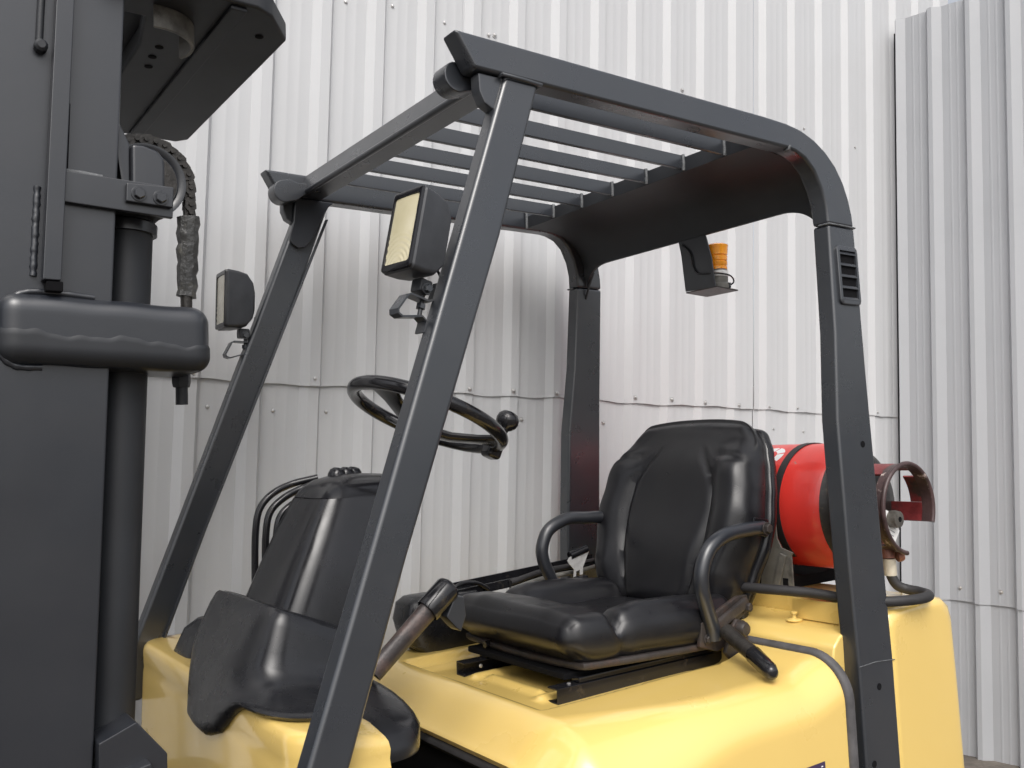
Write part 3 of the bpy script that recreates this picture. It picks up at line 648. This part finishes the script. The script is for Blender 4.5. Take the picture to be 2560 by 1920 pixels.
# ---- gas bottle cradle, strap
crd = F(prism('cylinder_cradle', [(2.12, 0.9225), (2.48, 0.9225), (2.44, 0.985), (2.40, 0.968), (2.35, 0.955), (2.25, 0.955), (2.20, 0.968), (2.16, 0.985)], 0.30, 0.80, M['dark'], None, 0.004))
CX, CZ, CR = 2.30, 1.157, 0.180
sp = []
for q in range(0, 49):
    a = R(-50 + 280 * q / 48); sp.append((CX + (CR + 0.0035) * math.cos(a), CZ + (CR + 0.0035) * math.sin(a)))
sp2 = [(CX + (x - CX) * (CR + 0.0006) / (CR + 0.0035), CZ + (z - CZ) * (CR + 0.0006) / (CR + 0.0035)) for x, z in sp]
F(prism('strap', sp + sp2[::-1], 0.272, 0.295, M['rubber'], None, 0), crd)
F(prism('strap_bracket', [(0.205, 0.925), (0.230, 0.930), (0.232, 1.030), (0.225, 1.038), (0.265, 1.050), (0.278, 1.075), (0.282, 1.14), (0.300, 1.14), (0.33, 1.04), (0.345, 0.925)], 2.108, 2.114, M['greyplate'], None, 0.0015, axis='x'), crd)
F(boxm('latch_hook', (2.104, 0.270, 0.985), (0.010, 0.022, 0.100), M['greyplate'], None, 0.003, rotm(18, 0, 0)), crd)
F(boxm('latch_slot', (2.1075, 0.255, 0.955), (0.002, 0.018, 0.022), M['dark'], None, 0.0005), crd)

# ---- gas hose
hp = crom([(1.95, 0.33, 0.955), (1.965, 0.21, 0.958), (2.005, 0.10, 0.955), (2.045, 0.03, 0.945), (2.10, -0.040, 0.937), (2.16, -0.075, 0.936), (2.225, -0.085, 0.936), (2.270, -0.070, 0.936), (2.290, -0.035, 0.938), (2.285, 0.000, 0.942), (2.270, 0.018, 0.953), (2.262, 0.028, 0.978), (2.262, 0.030, 1.000)], 6)
hose = F(tube('gas_hose', hp, 0.0135, M['rubber'], None, 12))
F(tube('hose_sleeve', [(2.262, 0.030, 0.978), (2.262, 0.031, 1.022)], 0.0165, M['cream'], None, 12), hose)

# ---- seat rails
seat = empty('seat', (0, 0, 0)); F(seat); seat['label'] = 'black vinyl operator seat with tubular hip restraints'
def sp_(o): return F(o, seat_root)
seat_root = seat
seat.matrix_parent_inverse = Matrix.Translation((0, 0, GZ)).inverted()
def S(o): o.parent = seat; o.matrix_parent_inverse = Matrix.Identity(4); return o
for y, x0 in ((0.300, 1.305), (0.665, 1.285)):
    ch = [(-0.018, 0.0), (0.020, 0.0), (0.020, 0.036), (-0.018, 0.036), (-0.018, 0.032), (0.016, 0.032), (0.016, 0.004), (-0.018, 0.004)]
    if y < 0.5: ch = [(-a, b) for a, b in ch]
    S(prism('slide_rail', [(y + a, 0.765 + b) for a, b in ch], x0, 1.86, M['glossblack'], None, 0.001, axis='x'))
    S(boxm('upper_slide', (x0 + 0.30, y, 0.808), (0.46, 0.030, 0.012), M['glossblack'], None, 0.002))
    S(lathe('rivet', [(0.005, 0), (0.005, 0.002), (0.003, 0.003)], (x0 + 0.05, y - (0.0205 if y > 0.5 else -0.0), 0.787 if y > 0.5 else 0.8012), (0, -1, 0) if y > 0.5 else (0, 0, 1), M['screw'], None, 10))
S(boxm('seat_support', (1.58, 0.52, 0.815), (0.46, 0.42, 0.016), M['dark'], None, 0.004))
S(tube('adjust_bar', [(1.36, 0.66, 0.835), (1.46, 0.66, 0.835)], 0.009, M['glossblack'], None, 10))
# ---- seat pan (shell under the cushion)
SX, SY = 1.605, 0.52
def pan_def(p, t):
    p = p.copy(); u, v, w = t
    s = 1 - 0.04 * sst(-0.3, -1, u); p.y *= s
    p.z += 0.030 * sst(0.0, -1.0, u) * 0 + 0.01 * abs(v) ** 2
    return p
S(rbox('seat_pan', (0.252, 0.268, 0.011), 0.010, (16, 16, 4), M['rusty'], None, pan_def, lambda p: Vector((SX + 0.018 + p.x, SY + p.y, 0.824 + p.z - 0.008 * (p.x / 0.26)))))
# ---- cushion
def cush_def(p, t):
    u, v, w = t; p = p.copy(); av = abs(v)
    top = sst(-0.2, 0.9, w)
    ins = sst(0.66, 0.52, av)                                  # centre insert
    side = sst(0.52, 0.80, av)
    d = 0.0
    d += 0.030 * side * sst(-0.62, -0.10, u) * (1 - 0.35 * sst(0.2, 1.0, u)) * (1 - 0.55 * sst(0.84, 1.0, av))
    d += 0.022 * sst(-0.35, -0.62, u) * (1 - 0.5 * sst(-0.85, -1.0, u)) * (1 - 0.25 * side)
    d -= 0.026 * ins * sst(-0.55, -0.30, u)
    d -= 0.032 * gau(u, -0.47 + 0.10 * (1 - av), 0.055) * sst(0.30, 0.6, av)
    d -= 0.010 * gau(av, 0.56, 0.035) * sst(-0.45, -0.3, u)
    d -= 0.010 * gau(u, -0.40 + 0.10 * v * v, 0.035) * ins
    d += 0.002 * math.sin(u * 9 + v * 5) * ins
    p.z += d * top
    if w < 0.1: p.x += 0.030 * sst(-0.3, -1, u) * sst(0.2, -1, w)  # front tucks under
    # side notch where the thigh bolster starts
    p.y *= 1 - 0.030 * gau(u, -0.42, 0.07) * sst(0.7, 1.0, av) - 0.05 * sst(-0.6, -1.0, u) ** 2
    p.y *= 1 + 0.02 * sst(-0.2, 0.3, u)
    return p
S(rbox('seat_cushion', (0.290, 0.274, 0.050), 0.046, (64, 64, 16), M['vinyl'], None, cush_def, lambda p: Vector((1.612 + p.x, SY + p.y, 0.886 + p.z - 0.008 * (p.x / 0.28)))))
# ---- backrest
BA = R(17.5); bx, bz = 1.862, 0.884
bu = Vector((math.sin(BA), 0, math.cos(BA))); bn = Vector((math.cos(BA), 0, -math.sin(BA)))   # up along the back, rearwards
def bw_(h):  # half-width at height h (0..0.56)
    pts = [(-0.1, 0.240), (0.02, 0.254), (0.12, 0.278), (0.22, 0.302), (0.29, 0.306), (0.36, 0.296), (0.44, 0.280), (0.50, 0.264), (0.56, 0.246), (0.62, 0.23), (0.7, 0.21)]
    for (a, b), (c_, d) in zip(pts, pts[1:]):
        if a <= h <= c_: t = (h - a) / (c_ - a); t = t * t * (3 - 2 * t) * 0.5 + t * 0.5; return b + (d - b) * t
    return 0.2
BH = 0.291
def back_def(p, t):      # local: x depth (- front), y lateral, z height
    u, v, w = t; p = p.copy(); h = p.z + BH
    av = abs(p.y) / 0.262
    p.y *= bw_(h) / 0.262 * (1 - 0.05 * sst(0.49, 0.58, h) ** 2)
    p.z -= 0.020 * av ** 2.5 * sst(0.38, 0.57, h)
    front = sst(0.2, -0.9, u)
    d = 0.030 * sst(0.48, 0.76, av) * (1 - 0.45 * sst(0.85, 1.0, av)) * sst(0.54, 0.38, h) * sst(-0.02, 0.12, h)
    d += 0.012 * sst(0.10, 0.02, h) * 0 + 0.016 * gau(h, 0.17, 0.10) * sst(0.6, 0.4, av)
    seam = 0.50 + 0.05 * math.sin((h - 0.1) * 9) - 0.16 * sst(0.36, 0.50, h)
    d -= 0.012 * gau(av, seam, 0.030) * sst(0.50, 0.44, h)
    d -= 0.007 * gau(h, 0.445 + 0.03 * (1 - av), 0.010) * sst(0.50, 0.60, av) * sst(1.0, 0.85, av)
    d += 0.0020 * math.sin(h * 40 + v * 4) * sst(0.5, 0.8, av)
    p.x -= d * front
    p.x -= 0.05 * sst(0.34, 0.56, h) * 0 - 0.035 * sst(0.36, 0.55, h) ** 2 * front
    return p
back_xf = lambda p: Vector((bx, SY + 0.026, bz)) + bu * (p.z + BH) + bn * (p.x + 0.055) + Vector((0, p.y, 0))
S(rbox('backrest', (0.058, 0.262, BH), 0.054, (14, 60, 60), M['vinyl'], None, back_def, back_xf))
def shell_def(p, t):
    u, v, w = t; p = p.copy(); h = p.z + BH; av = abs(p.y) / 0.262; p.y *= bw_(h) / 0.262 * 1.008 * (1 - 0.05 * sst(0.49, 0.58, h) ** 2); p.z -= 0.020 * av ** 2.5 * sst(0.38, 0.57, h); return p
S(rbox('backrest_shell', (0.020, 0.262, BH - 0.008), 0.018, (4, 40, 40), M['plastic'], None, shell_def, lambda p: Vector((bx, SY + 0.020, bz)) + bu * (p.z + BH - 0.002) + bn * (p.x + 0.102) + Vector((0, p.y, 0))))
# ---- hip restraint tubes
na = crom([(1.998, 0.236, 1.116), (1.91, 0.233, 1.116), (1.835, 0.230, 1.108), (1.775, 0.228, 1.080), (1.745, 0.228, 1.030), (1.742, 0.228, 0.98), (1.757, 0.229, 0.93), (1.776, 0.231, 0.880), (1.780, 0.232, 0.850)], 6)
arm = S(tube('hip_restraint', na, 0.0195, M['mast'], None, 16))
v = S(boxm('mount_plate', (1.992, 0.240, 1.118), (0.062, 0.012, 0.050), M['plastic'], None, 0.005, rotm(0, 10, 0)))
S(hexbolt('mount_bolt', (1.988, 0.214, 1.116), (0, -1, 0), 0.013, 0.012, M['rusty'], None))
fa = crom([(1.93, 0.800, 1.128), (1.85, 0.803, 1.130), (1.775, 0.805, 1.132), (1.705, 0.806, 1.105), (1.676, 0.806, 1.055), (1.680, 0.806, 1.010), (1.706, 0.806, 0.955), (1.725, 0.805, 0.90)], 6)
S(tube('hip_restraint', fa, 0.0195, M['mast'], None, 16))
# ---- recliner bracket and slide lever at the near side
S(prism('recliner_plate', [(1.735, 0.835), (1.745, 0.895), (1.80, 0.915), (1.885, 0.945), (1.925, 0.945), (1.930, 0.905), (1.880, 0.880), (1.875, 0.835), (1.80, 0.815)], 0.238, 0.252, M['rusty'], None, 0.004))
S(boxm('recliner_arm', (1.845, 0.228, 0.905), (0.14, 0.016, 0.028), M['rusty'], None, 0.006, rotm(0, -22, 0)))
S(hexbolt('recliner_bolt', (1.905, 0.232, 0.916), (0.2, -1, 0), 0.012, 0.018, M['rusty'], None))
S(hexbolt('recliner_bolt', (1.762, 0.236, 0.852), (0, -1, 0), 0.010, 0.008, M['rusty'], None))
S(prism('lever_plate', [(1.80, 0.815), (1.825, 0.870), (1.85, 0.895), (1.885, 0.885), (1.895, 0.82), (1.86, 0.775), (1.825, 0.79)], 0.212, 0.226, M['rusty'], None, 0.005))
S(lathe('lever_boss', [(0.019, 0), (0.019, 0.018), (0.015, 0.024), (0.007, 0.026)], (1.856, 0.212, 0.870), (0, -1, 0), M['rusty'], None, 18))
S(tube('recline_lever', crom([(1.800, 0.205, 0.872), (1.795, 0.190, 0.866), (1.783, 0.140, 0.848), (1.765, 0.090, 0.836)], 4), 0.020, M['grease'], None, 14, False, 1.0))
S(tube('lever_grip', [(1.768, 0.098, 0.838), (1.765, 0.092, 0.836), (1.722, 0.012, 0.821), (1.712, -0.003, 0.818), (1.709, -0.008, 0.817)], [0.020, 0.0225, 0.0205, 0.016, 0.008], M['glossblack'], None, 14, False, 0.95))
# ---- seat belt buckle tongue on the far side
S(prism('buckle_tongue', [(-0.036, 0.028), (0.040, 0.046), (0.044, 0.040), (0.022, -0.006), (0.022, -0.030), (0.010, -0.030), (0.010, -0.014), (-0.006, -0.018), (-0.006, -0.036), (-0.016, -0.036), (-0.014, -0.012), (-0.036, 0.010), (-0.042, 0.018)], 0.0, 0.003, M['steel'], None, 0.0008, lambda x, y, z: (1.828 + x, 0.825 + y - 0.1 * z, 0.982 + z)))
S(tube('belt_roll', [(1.800, 0.829, 1.014), (1.866, 0.827, 1.031)], 0.013, M['plastic'], None, 12))
S(boxm('buckle_socket', (1.835, 0.822, 0.925), (0.05, 0.02, 0.05), M['plastic'], None, 0.006))
# ---- far-side armrest console and channel
con = [(0.790, 1.29, 1.50, 0.86, 0.985), (0.81, 1.265, 1.52, 0.855, 0.99), (0.88, 1.245, 1.52, 0.855, 0.99), (0.925, 1.255, 1.51, 0.86, 0.985), (0.940, 1.275, 1.49, 0.87, 0.975)]
F(loft('side_armrest', [cowl_sec(*s, ex=5) for s in con], M['cowl'], None, True, True, 50))
chn = F(prism('side_channel', [(0.0, 0.0), (0.0, 0.034), (0.006, 0.034), (0.006, 0.006), (0.075, 0.006), (0.075, 0.026), (0.080, 0.026), (0.080, 0.0)], 1.42, 2.02, M['glossblack'], None, 0.001, lambda x, y, z: (x, 0.985 - y, 0.918 + z + 0.06 * (x - 1.42)), axis='x'))
F(tube('handle_loop', crom([(1.40, 0.88, 0.925), (1.41, 0.885, 0.955), (1.45, 0.89, 0.965), (1.50, 0.895, 0.957), (1.54, 0.90, 0.935)], 5), 0.006, M['cowl'], None, 8), chn)
F(tube('far_hose', crom([(1.62, 0.90, 0.945), (1.75, 0.91, 0.963), (1.86, 0.91, 0.968), (1.98, 0.93, 0.972)], 5), 0.010, M['rubber'], None, 8), chn)
F(tube('far_hose', crom([(1.60, 0.87, 0.930), (1.74, 0.88, 0.948), (1.88, 0.88, 0.955), (1.98, 0.90, 0.960)], 5), 0.008, M['greyplate'], None, 8), chn)

# ================================================================== MAST (part of the truck)
ML = 0.043
def lean_(x, y, z): return (x + ML * (z - 1.5), y, z)
mc = F(prism('mast_channel', [(0.04, 0.15), (0.322, 0.15), (0.322, 0.215), (0.300, 0.215), (0.300, 0.235), (0.06, 0.235), (0.04, 0.215)], -0.02, 2.60, M['mast'], None, 0.004, lean_, 2, 'z'))
F(prism('mast_channel', [(0.04, 0.89), (0.322, 0.89), (0.322, 0.825), (0.06, 0.805), (0.04, 0.825)], -0.02, 2.60, M['mast'], None, 0.004, lean_, 2, 'z'))
F(prism('hose_guide_bar', [(0.2165, 0.126), (0.2425, 0.126), (0.2425, 0.1495), (0.2165, 0.1495)], 1.640, 2.58, M['mast'], None, 0.002, lean_, 2, 'z'), mc)
F(boxm('bar_foot', (0.2395, 0.139, 1.631), (0.024, 0.022, 0.016), M['dark'], None, 0.002), mc)
_w = [lean_(0.2060 + 0.0004 * math.sin(q * 1.9), 0.1490, 1.648 + q * 0.0047) for q in range(31)]
F(tube('weld_bead', _w, [0.0052 + 0.0006 * math.sin(q * 2.4) + 0.0004 * math.sin(q * 5.1) for q in range(31)], M['mast'], None, 8), mc)
F(tube('weld_bead', [lean_(0.2455, 0.149, 1.82), lean_(0.2445, 0.149, 1.93)], 0.0025, M['dark'], None, 8), mc)
F(tube('wire', crom([lean_(0.198, 0.147, 2.55), lean_(0.200, 0.146, 2.20), lean_(0.198, 0.146, 2.08), lean_(0.198, 0.146, 2.02)], 4), 0.0055, M['mast2'], None, 8), mc)
F(lathe('clip', [(0.010, 0), (0.010, 0.014), (0.006, 0.018)], lean_(0.2, 0.15, 2.012), (0, -1, 0), M['mast2'], None, 10), mc)
# cylinder top bracket with a bolted plate
cbp = F(prism('cylinder_bracket', [(0.2425, 1.818), (0.422, 1.814), (0.420, 1.761), (0.2425, 1.768)], 0.1385, 0.1495, M['mast'], None, 0.002), mc)
F(tube('weld_bead', [(0.246, 0.1485, 1.8195), (0.285, 0.148, 1.8185), (0.312, 0.1485, 1.8165)], 0.005, M['weld'], None, 8), mc)
bp_ = F(prism('bolt_plate', [(0.345, 1.808), (0.419, 1.811), (0.417, 1.776), (0.344, 1.778)], 0.128, 0.138, M['mast'], None, 0.002), mc)
for x, z in ((0.3635, 1.792), (0.3975, 1.7895)):
    F(hexbolt('bracket_bolt', (x, 0.128, z), (0, -1, 0), 0.0092, 0.009, M['mast'], None), mc)
F(boxm('cylinder_support', (0.375, 0.20, 1.795), (0.085, 0.10, 0.045), M['mast2'], None, 0.004), mc)
# lift cylinder and its neighbour
lcy = F(tube('lift_cylinder', [lean_(0.360, 0.235, 1.775), lean_(0.360, 0.235, 0.40)], 0.040, M['mast2'], None, 28))
F(lathe('gland_nut', [(0.047, 0), (0.047, 0.018), (0.042, 0.022)], lean_(0.360, 0.235, 1.748), (ML, 0, 1), M['mast'], None, 24), lcy)
# sheave with hub and leaf chain
SC = Vector((0.405, 0.255, 1.850))
sh = F(lathe('sheave', [(0.020, -0.012), (0.052, -0.012), (0.054, -0.010), (0.060, -0.014), (0.0665, -0.014), (0.0665, -0.004), (0.060, 0.0), (0.060, 0.012), (0.0665, 0.014), (0.0665, 0.02), (0.02, 0.02)], SC, (0, 1, 0), M['mast'], None, 40))
F(lathe('sheave_recess', [(0.051, 0), (0.051, 0.0012)], SC - Vector((0, 0.0135, 0)), (0, 1, 0), M['grease'], None, 32), sh)
F(prism('axle_boss', [(-0.026, -0.055), (0.027, -0.055), (0.028, -0.005), (0.027, 0.010), (0.016, 0.024), (-0.008, 0.030), (-0.026, 0.028)], 0.155, 0.244, M['mast'], None, 0.006, lambda x, y, z: (0.385 + x, y, 1.855 + z), 3), sh)
F(prism('side_plate', [(-0.036, -0.060), (-0.0265, -0.060), (-0.0265, 0.030), (-0.050, 0.080), (-0.058, 0.080)], 0.165, 0.24, M['mast'], None, 0.003, lambda x, y, z: (0.385 + x, y, 1.855 + z), 2), sh)
# chain: pins and plates round the sheave, then hanging down
def chain_pts():
    out = []; r = 0.0765; a = 150.0
    while a > 4: out.append((SC.x + r * math.cos(R(a)), SC.z + r * math.sin(R(a)), a - 90)); a -= 12.0
    z = SC.z
    while z > 1.790: out.append((SC.x + r + 0.0, z, -90)); z -= 0.0155
    return out
cp = chain_pts()
for i, (x, z, a) in enumerate(cp):
    parts = []; ca, sa = math.cos(R(a)), math.sin(R(a)); w = 0.0115; L_ = 0.0140
    for yy in ((-0.011, -0.0075), (-0.0015, 0.0015), (0.0075, 0.011)) if i % 2 else ((-0.0072, -0.0018), (0.0018, 0.0072)):
        poly = []
        for q in range(12):
            t = 2 * math.pi * q / 12; lx = math.cos(t) * L_; lz = math.sin(t) * w * (0.82 if abs(math.cos(t)) < 0.5 else 1.0)
            poly.append((x + lx * ca - lz * sa, z + lx * sa + lz * ca))
        vs_ = [(px, SC.y + 0.003 + yy[0], pz) for px, pz in poly] + [(px, SC.y + 0.003 + yy[1], pz) for px, pz in poly]
        fs = [tuple(range(12)), tuple(range(23, 11, -1))] + [(q, (q + 1) % 12, 12 + (q + 1) % 12, 12 + q) for q in range(12)]
        parts.append((vs_, fs))
    parts.append(lathe_v([(0.0045, -0.0145), (0.0045, 0.0145)], (x, SC.y + 0.003, z), (0, 1, 0), 8))
    F(multi('chain_link', parts, M['grease'], None, 40), sh)
# wrapped chain anchor
wr = []; rw = []
for i in range(15):
    t = i / 14; wr.append((SC.x + 0.0745 - 0.004 * t + 0.0012 * math.sin(i * 1.7), SC.y + 0.003, 1.797 - 0.147 * t)); rw.append(0.0205 - 0.0030 * t + 0.0012 * math.sin(i * 2.3))
wv, wf = tube_v(wr, rw, 10, False, 0.8)
F(raw('chain_wrap', wv, wf, M['leather'], None, 25))
# rounded chain anchor tie with studs
def tie_def(p, t):
    p = p.copy(); p.z += 0.0008 * math.sin(p.x * 60); return p
tie = F(rbox('mast_tie', (0.158, 0.078, 0.055), 0.028, (40, 22, 20), M['mast'], None, tie_def, lambda p: Vector((0.322 + p.x, 0.203 + p.y, 1.562 + p.z - 0.03 * p.x))))
def coat_def(p, t):
    p = p.copy(); return p
# thicker second coat of paint on the lower half with a wavy upper edge
vs_ = []; fs = []; nu, nv = 70, 10
for i in range(nv + 1):
    for j in range(nu + 1):
        t = j / nu; tot = 0.260 + 0.044 * 2 + 0.08; d = t * tot
        if d < 0.028 * math.pi / 2:
            a = d / 0.028; px, py, nx, ny = -0.130 - 0.028 * math.cos(a), -0.050 - 0.028 * math.sin(a), -math.cos(a), -math.sin(a)
        elif d < 0.044 + 0.260:
            px, py, nx, ny = -0.130 + d - 0.044, -0.078, 0, -1
        else:
            a = min((d - 0.044 - 0.260) / 0.028, math.pi / 2); ex = max(0, d - 0.044 * 2 - 0.260)
            px, py, nx, ny = 0.130 + 0.028 * math.sin(a), -0.050 - 0.028 * math.cos(a) + ex, math.sin(a), -math.cos(a)
        edge = -0.004 - 0.010 * t + 0.003 * math.sin(t * 17) + 0.002 * math.sin(t * 43 + 1) + 0.0012 * math.sin(t * 91)
        s_ = i / nv; zz = edge + (-0.052 - edge) * s_
        rr_ = 0.0; 
        if zz < -0.027: q = min(1, (-0.027 - zz) / 0.028); rr_ = 0.028 * (1 - math.sqrt(max(0, 1 - q * q)))
        off = 0.0020 if i > 0 else 0.0002
        px2, py2 = px + nx * (off - rr_), py + ny * (off - rr_)
        vs_.append(Vector((0.322 + px2, 0.203 + py2, 1.562 + zz - 0.03 * px2)))
for i in range(nv):
    for j in range(nu):
        a = i * (nu + 1) + j; fs.append((a, a + 1, a + nu + 2, a + nu + 1))
F(raw('paint_overcoat', vs_, fs, M['mast2'], None, 40), tie)
wl_ = crom([(0.300, 0.152, 1.620), (0.236, 0.150, 1.624), (0.200, 0.149, 1.621), (0.176, 0.149, 1.603), (0.166, 0.149, 1.57), (0.168, 0.149, 1.53), (0.188, 0.149, 1.509), (0.225, 0.151, 1.507)], 7)
F(tube('weld_bead', wl_, [0.0056 + 0.0005 * math.sin(i * 2.1) + 0.0003 * math.sin(i * 4.7) for i in range(len(wl_))], M['mast'], None, 8), tie)
F(lathe('anchor_nut', [(0.0155, 0), (0.0165, 0.002), (0.0165, 0.016), (0.0145, 0.024)], (0.462, 0.25, 1.510), (0, 0, -1), M['mast2'], None, 6), tie)
F(tube('anchor_stud', [(0.4625, 0.25, 1.515), (0.4625, 0.25, 1.455)], 0.0108, M['mast2'], None, 12), tie)
F(tube('anchor_stud', [(0.474, 0.256, 1.655), (0.474, 0.256, 1.605)], 0.0105, M['grease'], None, 12), tie)
# upper crossmember of the inner mast (seen from below)
def cm(x, y, z): return (x, y, z)
top = F(prism('mast_crossmember', [(0.30, 0.105), (0.56, 0.105), (0.595, 0.125), (0.652, 0.205), (0.652, 0.845), (0.63, 0.875), (0.30, 0.875), (0.30, 0.80), (0.40, 0.80), (0.42, 0.70), (0.42, 0.36), (0.40, 0.24), (0.30, 0.24)], 2.146, 2.185, M['mast2'], None, 0.006, cm, 3, 'z'))
F(prism('crossmember_web', [(0.515, 0.115), (0.545, 0.115), (0.545, 0.865), (0.515, 0.865)], 2.138, 2.1455, M['mast2'], None, 0.003, cm, 2, 'z'), top)
F(prism('crossmember_upper', [(0.33, 0.11), (0.57, 0.11), (0.57, 0.87), (0.33, 0.87)], 2.186, 2.30, M['mast2'], None, 0.01, cm, 2, 'z'), top)
arcw = []
for q in range(13):
    a = R(-100 + 130 * q / 12); arcw.append((0.415 + 0.075 * math.cos(a), 0.255 + 0.075 * math.sin(a)))
arci = [(0.415 + (x - 0.415) * 0.9, 0.255 + (y - 0.255) * 0.9) for x, y in arcw]
F(prism('lit_cutout_edge', arcw + arci[::-1], 2.105, 2.1455, M['greyplate'], None, 0.002, cm, 2, 'z'), top)  # pale arc added for the lit inner edge of the plate cutout
for (x, y) in ((0.455, 0.35), (0.455, 0.40), (0.46, 0.45), (0.60, 0.21)):
    F(lathe('plate_hole', [(0.008, 0), (0.008, 0.0008)], (x, y, 2.1455 if x < 0.5 else 2.1453), (0, 0, -1), M['dark'], None, 12), top)
# lower mast mount corner at the bottom edge
lm = F(prism('mast_mount', [(0.355, 0.952), (0.402, 0.893), (0.402, 0.76), (0.30, 0.76), (0.30, 0.93)], 0.131, 0.20, M['mast'], None, 0.003))
F(boxm('mount_pad', (0.345, 0.12, 0.872), (0.06, 0.03, 0.03), M['mast'], None, 0.004, rotm(0, -12, 0)), lm)

# ================================================================== GAS CYLINDER
gc = empty('gas_cylinder', (CX, 0.45, CZ - CR)); tag(gc, 'red gas cylinder strapped across the back of the forklift', 'gas cylinder')
def G(o, parent=None):
    if parent is None: o.parent = gc; o.matrix_parent_inverse = Matrix.Translation(gc.location).inverted()
    else: o.parent = parent; o.matrix_parent_inverse = Matrix.Identity(4)
    return o
def cprof(y0, y1):
    return []
pr = [(0.168, 0.150), (0.1765, 0.165), (CR, 0.185), (CR, 0.80), (0.175, 0.84), (0.150, 0.885), (0.10, 0.92), (0.03, 0.935)]
G(lathe('shell', [(r, y) for r, y in pr], (CX, 0, CZ), (0, 1, 0), M['red'], None, 64, False, 50))
G(lathe('shoulder', [(0.0, 0.104), (0.06, 0.105), (0.105, 0.108), (0.140, 0.115), (0.158, 0.130), (0.1682, 0.1495)], (CX, 0, CZ), (0, 1, 0), M['capblack'], None, 56, False, 60))
# collar: rim band, legs
def band(name, a0, a1, y0, y1, r, th, m, n=40):
    o_ = []; i_ = []
    for q in range(n + 1):
        a = R(a0 + (a1 - a0) * q / n); o_.append((CX + r * math.cos(a), CZ + r * math.sin(a))); i_.append((CX + (r - th) * math.cos(a), CZ + (r - th) * math.sin(a)))
    return G(prism(name, o_ + i_[::-1], y0, y1, m, None, 0))
RC = 0.120
rim = band('collar_rim', -22, 262, -0.012, 0.016, RC, 0.006, M['collar'], 64)
bead = [(CX + RC * math.cos(R(a)), -0.012, CZ + RC * math.sin(R(a))) for a in range(-22, 263, 6)]
G(tube('rim_bead', bead, 0.0065, M['collar'], None, 8))
band('collar_leg', 60, 128, 0.0165, 0.112, RC, 0.006, M['redblack'], 16)
band('collar_leg', 150, 205, 0.0165, 0.112, RC, 0.006, M['redblack'], 16)
band('collar_leg', -22, 4, 0.0165, 0.112, RC, 0.006, M['redblack'], 12)
band('collar_leg', 234, 262, 0.0165, 0.112, RC, 0.006, M['collar'], 12)
band('collar_tab', 4.5, 44, 0.0165, 0.050, RC, 0.005, M['redblack'], 10)
val = G(lathe('valve', [(0.018, 0.106), (0.020, 0.090), (0.022, 0.07), (0.014, 0.066), (0.013, 0.05), (0.022, 0.046), (0.024, 0.020), (0.022, 0.010), (0.010, 0.008)], (CX - 0.012, 0.0, CZ - 0.030), (0, 1, 0), M['brass'], None, 16))
G(lathe('valve_socket', [(0.0075, 0), (0.0075, 0.001)], (CX - 0.012, 0.0072, CZ - 0.030), (0, 1, 0), M['dark'], None, 12), val)
G(tube('valve_outlet', [(2.280, 0.065, 1.105), (2.272, 0.05, 1.075), (2.266, 0.036, 1.045), (2.262, 0.032, 1.022)], [0.012, 0.013, 0.017, 0.016], M['copper'], None, 12))
G(lathe('hand_wheel', [(0.006, -0.008), (0.016, -0.008), (0.018, 0.0), (0.016, 0.008), (0.006, 0.008)], (2.290, 0.018, 1.030), (0.8, -0.5, 0.2), M['copper'], None, 14))
# stencilled white mark on the bottle (only its end shows past the seat)
def on_cyl(a, y): return (CX + (CR + 0.0006) * math.cos(R(a)), y, CZ + (CR + 0.0006) * math.sin(R(a)))
def patch(pts, name='stencil_mark'):
    vs_ = [on_cyl(a, y) for a, y in pts]; G(raw(name, vs_, [tuple(range(len(vs_)))], M['white'], None))
def ring_patch(ac, yc, r0, r1, t0, t1):
    pts = []
    for q in range(9): t = R(t0 + (t1 - t0) * q / 8); pts.append((ac - math.degrees(r1 * math.sin(t) / CR), yc - r1 * math.cos(t)))
    for q in range(9): t = R(t1 + (t0 - t1) * q / 8); pts.append((ac - math.degrees(r0 * math.sin(t) / CR), yc - r0 * math.cos(t)))
    # quads strip keeps it on the curved shell
    n = 9
    vs_ = [on_cyl(a, y) for a, y in pts]; fs = [(i, i + 1, 2 * n - 2 - i, 2 * n - 1 - i) for i in range(n - 1)]
    G(raw('stencil_mark', vs_, fs, M['white'], None))
AC, YC = 124.0, 0.358
ring_patch(AC, YC, 0.022, 0.046, 20, 75); ring_patch(AC, YC, 0.022, 0.046, 82, 140); ring_patch(AC, YC, 0.022, 0.046, -35, 12)
ring_patch(AC, YC, 0.022, 0.046, -100, -42)
ring_patch(AC + 13, YC, 0.0, 0.012, 0, 180); ring_patch(AC + 21, YC, 0.002, 0.018, -60, 60)

# ---- paper tag hanging on the valve
tg = prism('paper_tag', [(2.236, 1.162), (2.275, 1.150), (2.325, 1.092), (2.276, 1.036), (2.242, 1.085)], 0.034, 0.0348, M['paper'], None, 0)
tag(tg, 'white printed paper tag hanging from the gas cylinder valve', 'tag')
for k in range(5):
    o = boxm('printed_line', (2.284 - k * 0.002, 0.0336, 1.108 - k * 0.011), (0.048 - k * 0.008, 0.0004, 0.0025), M['ink'], None, 0, rotm(0, 24, 0)); o.parent = tg
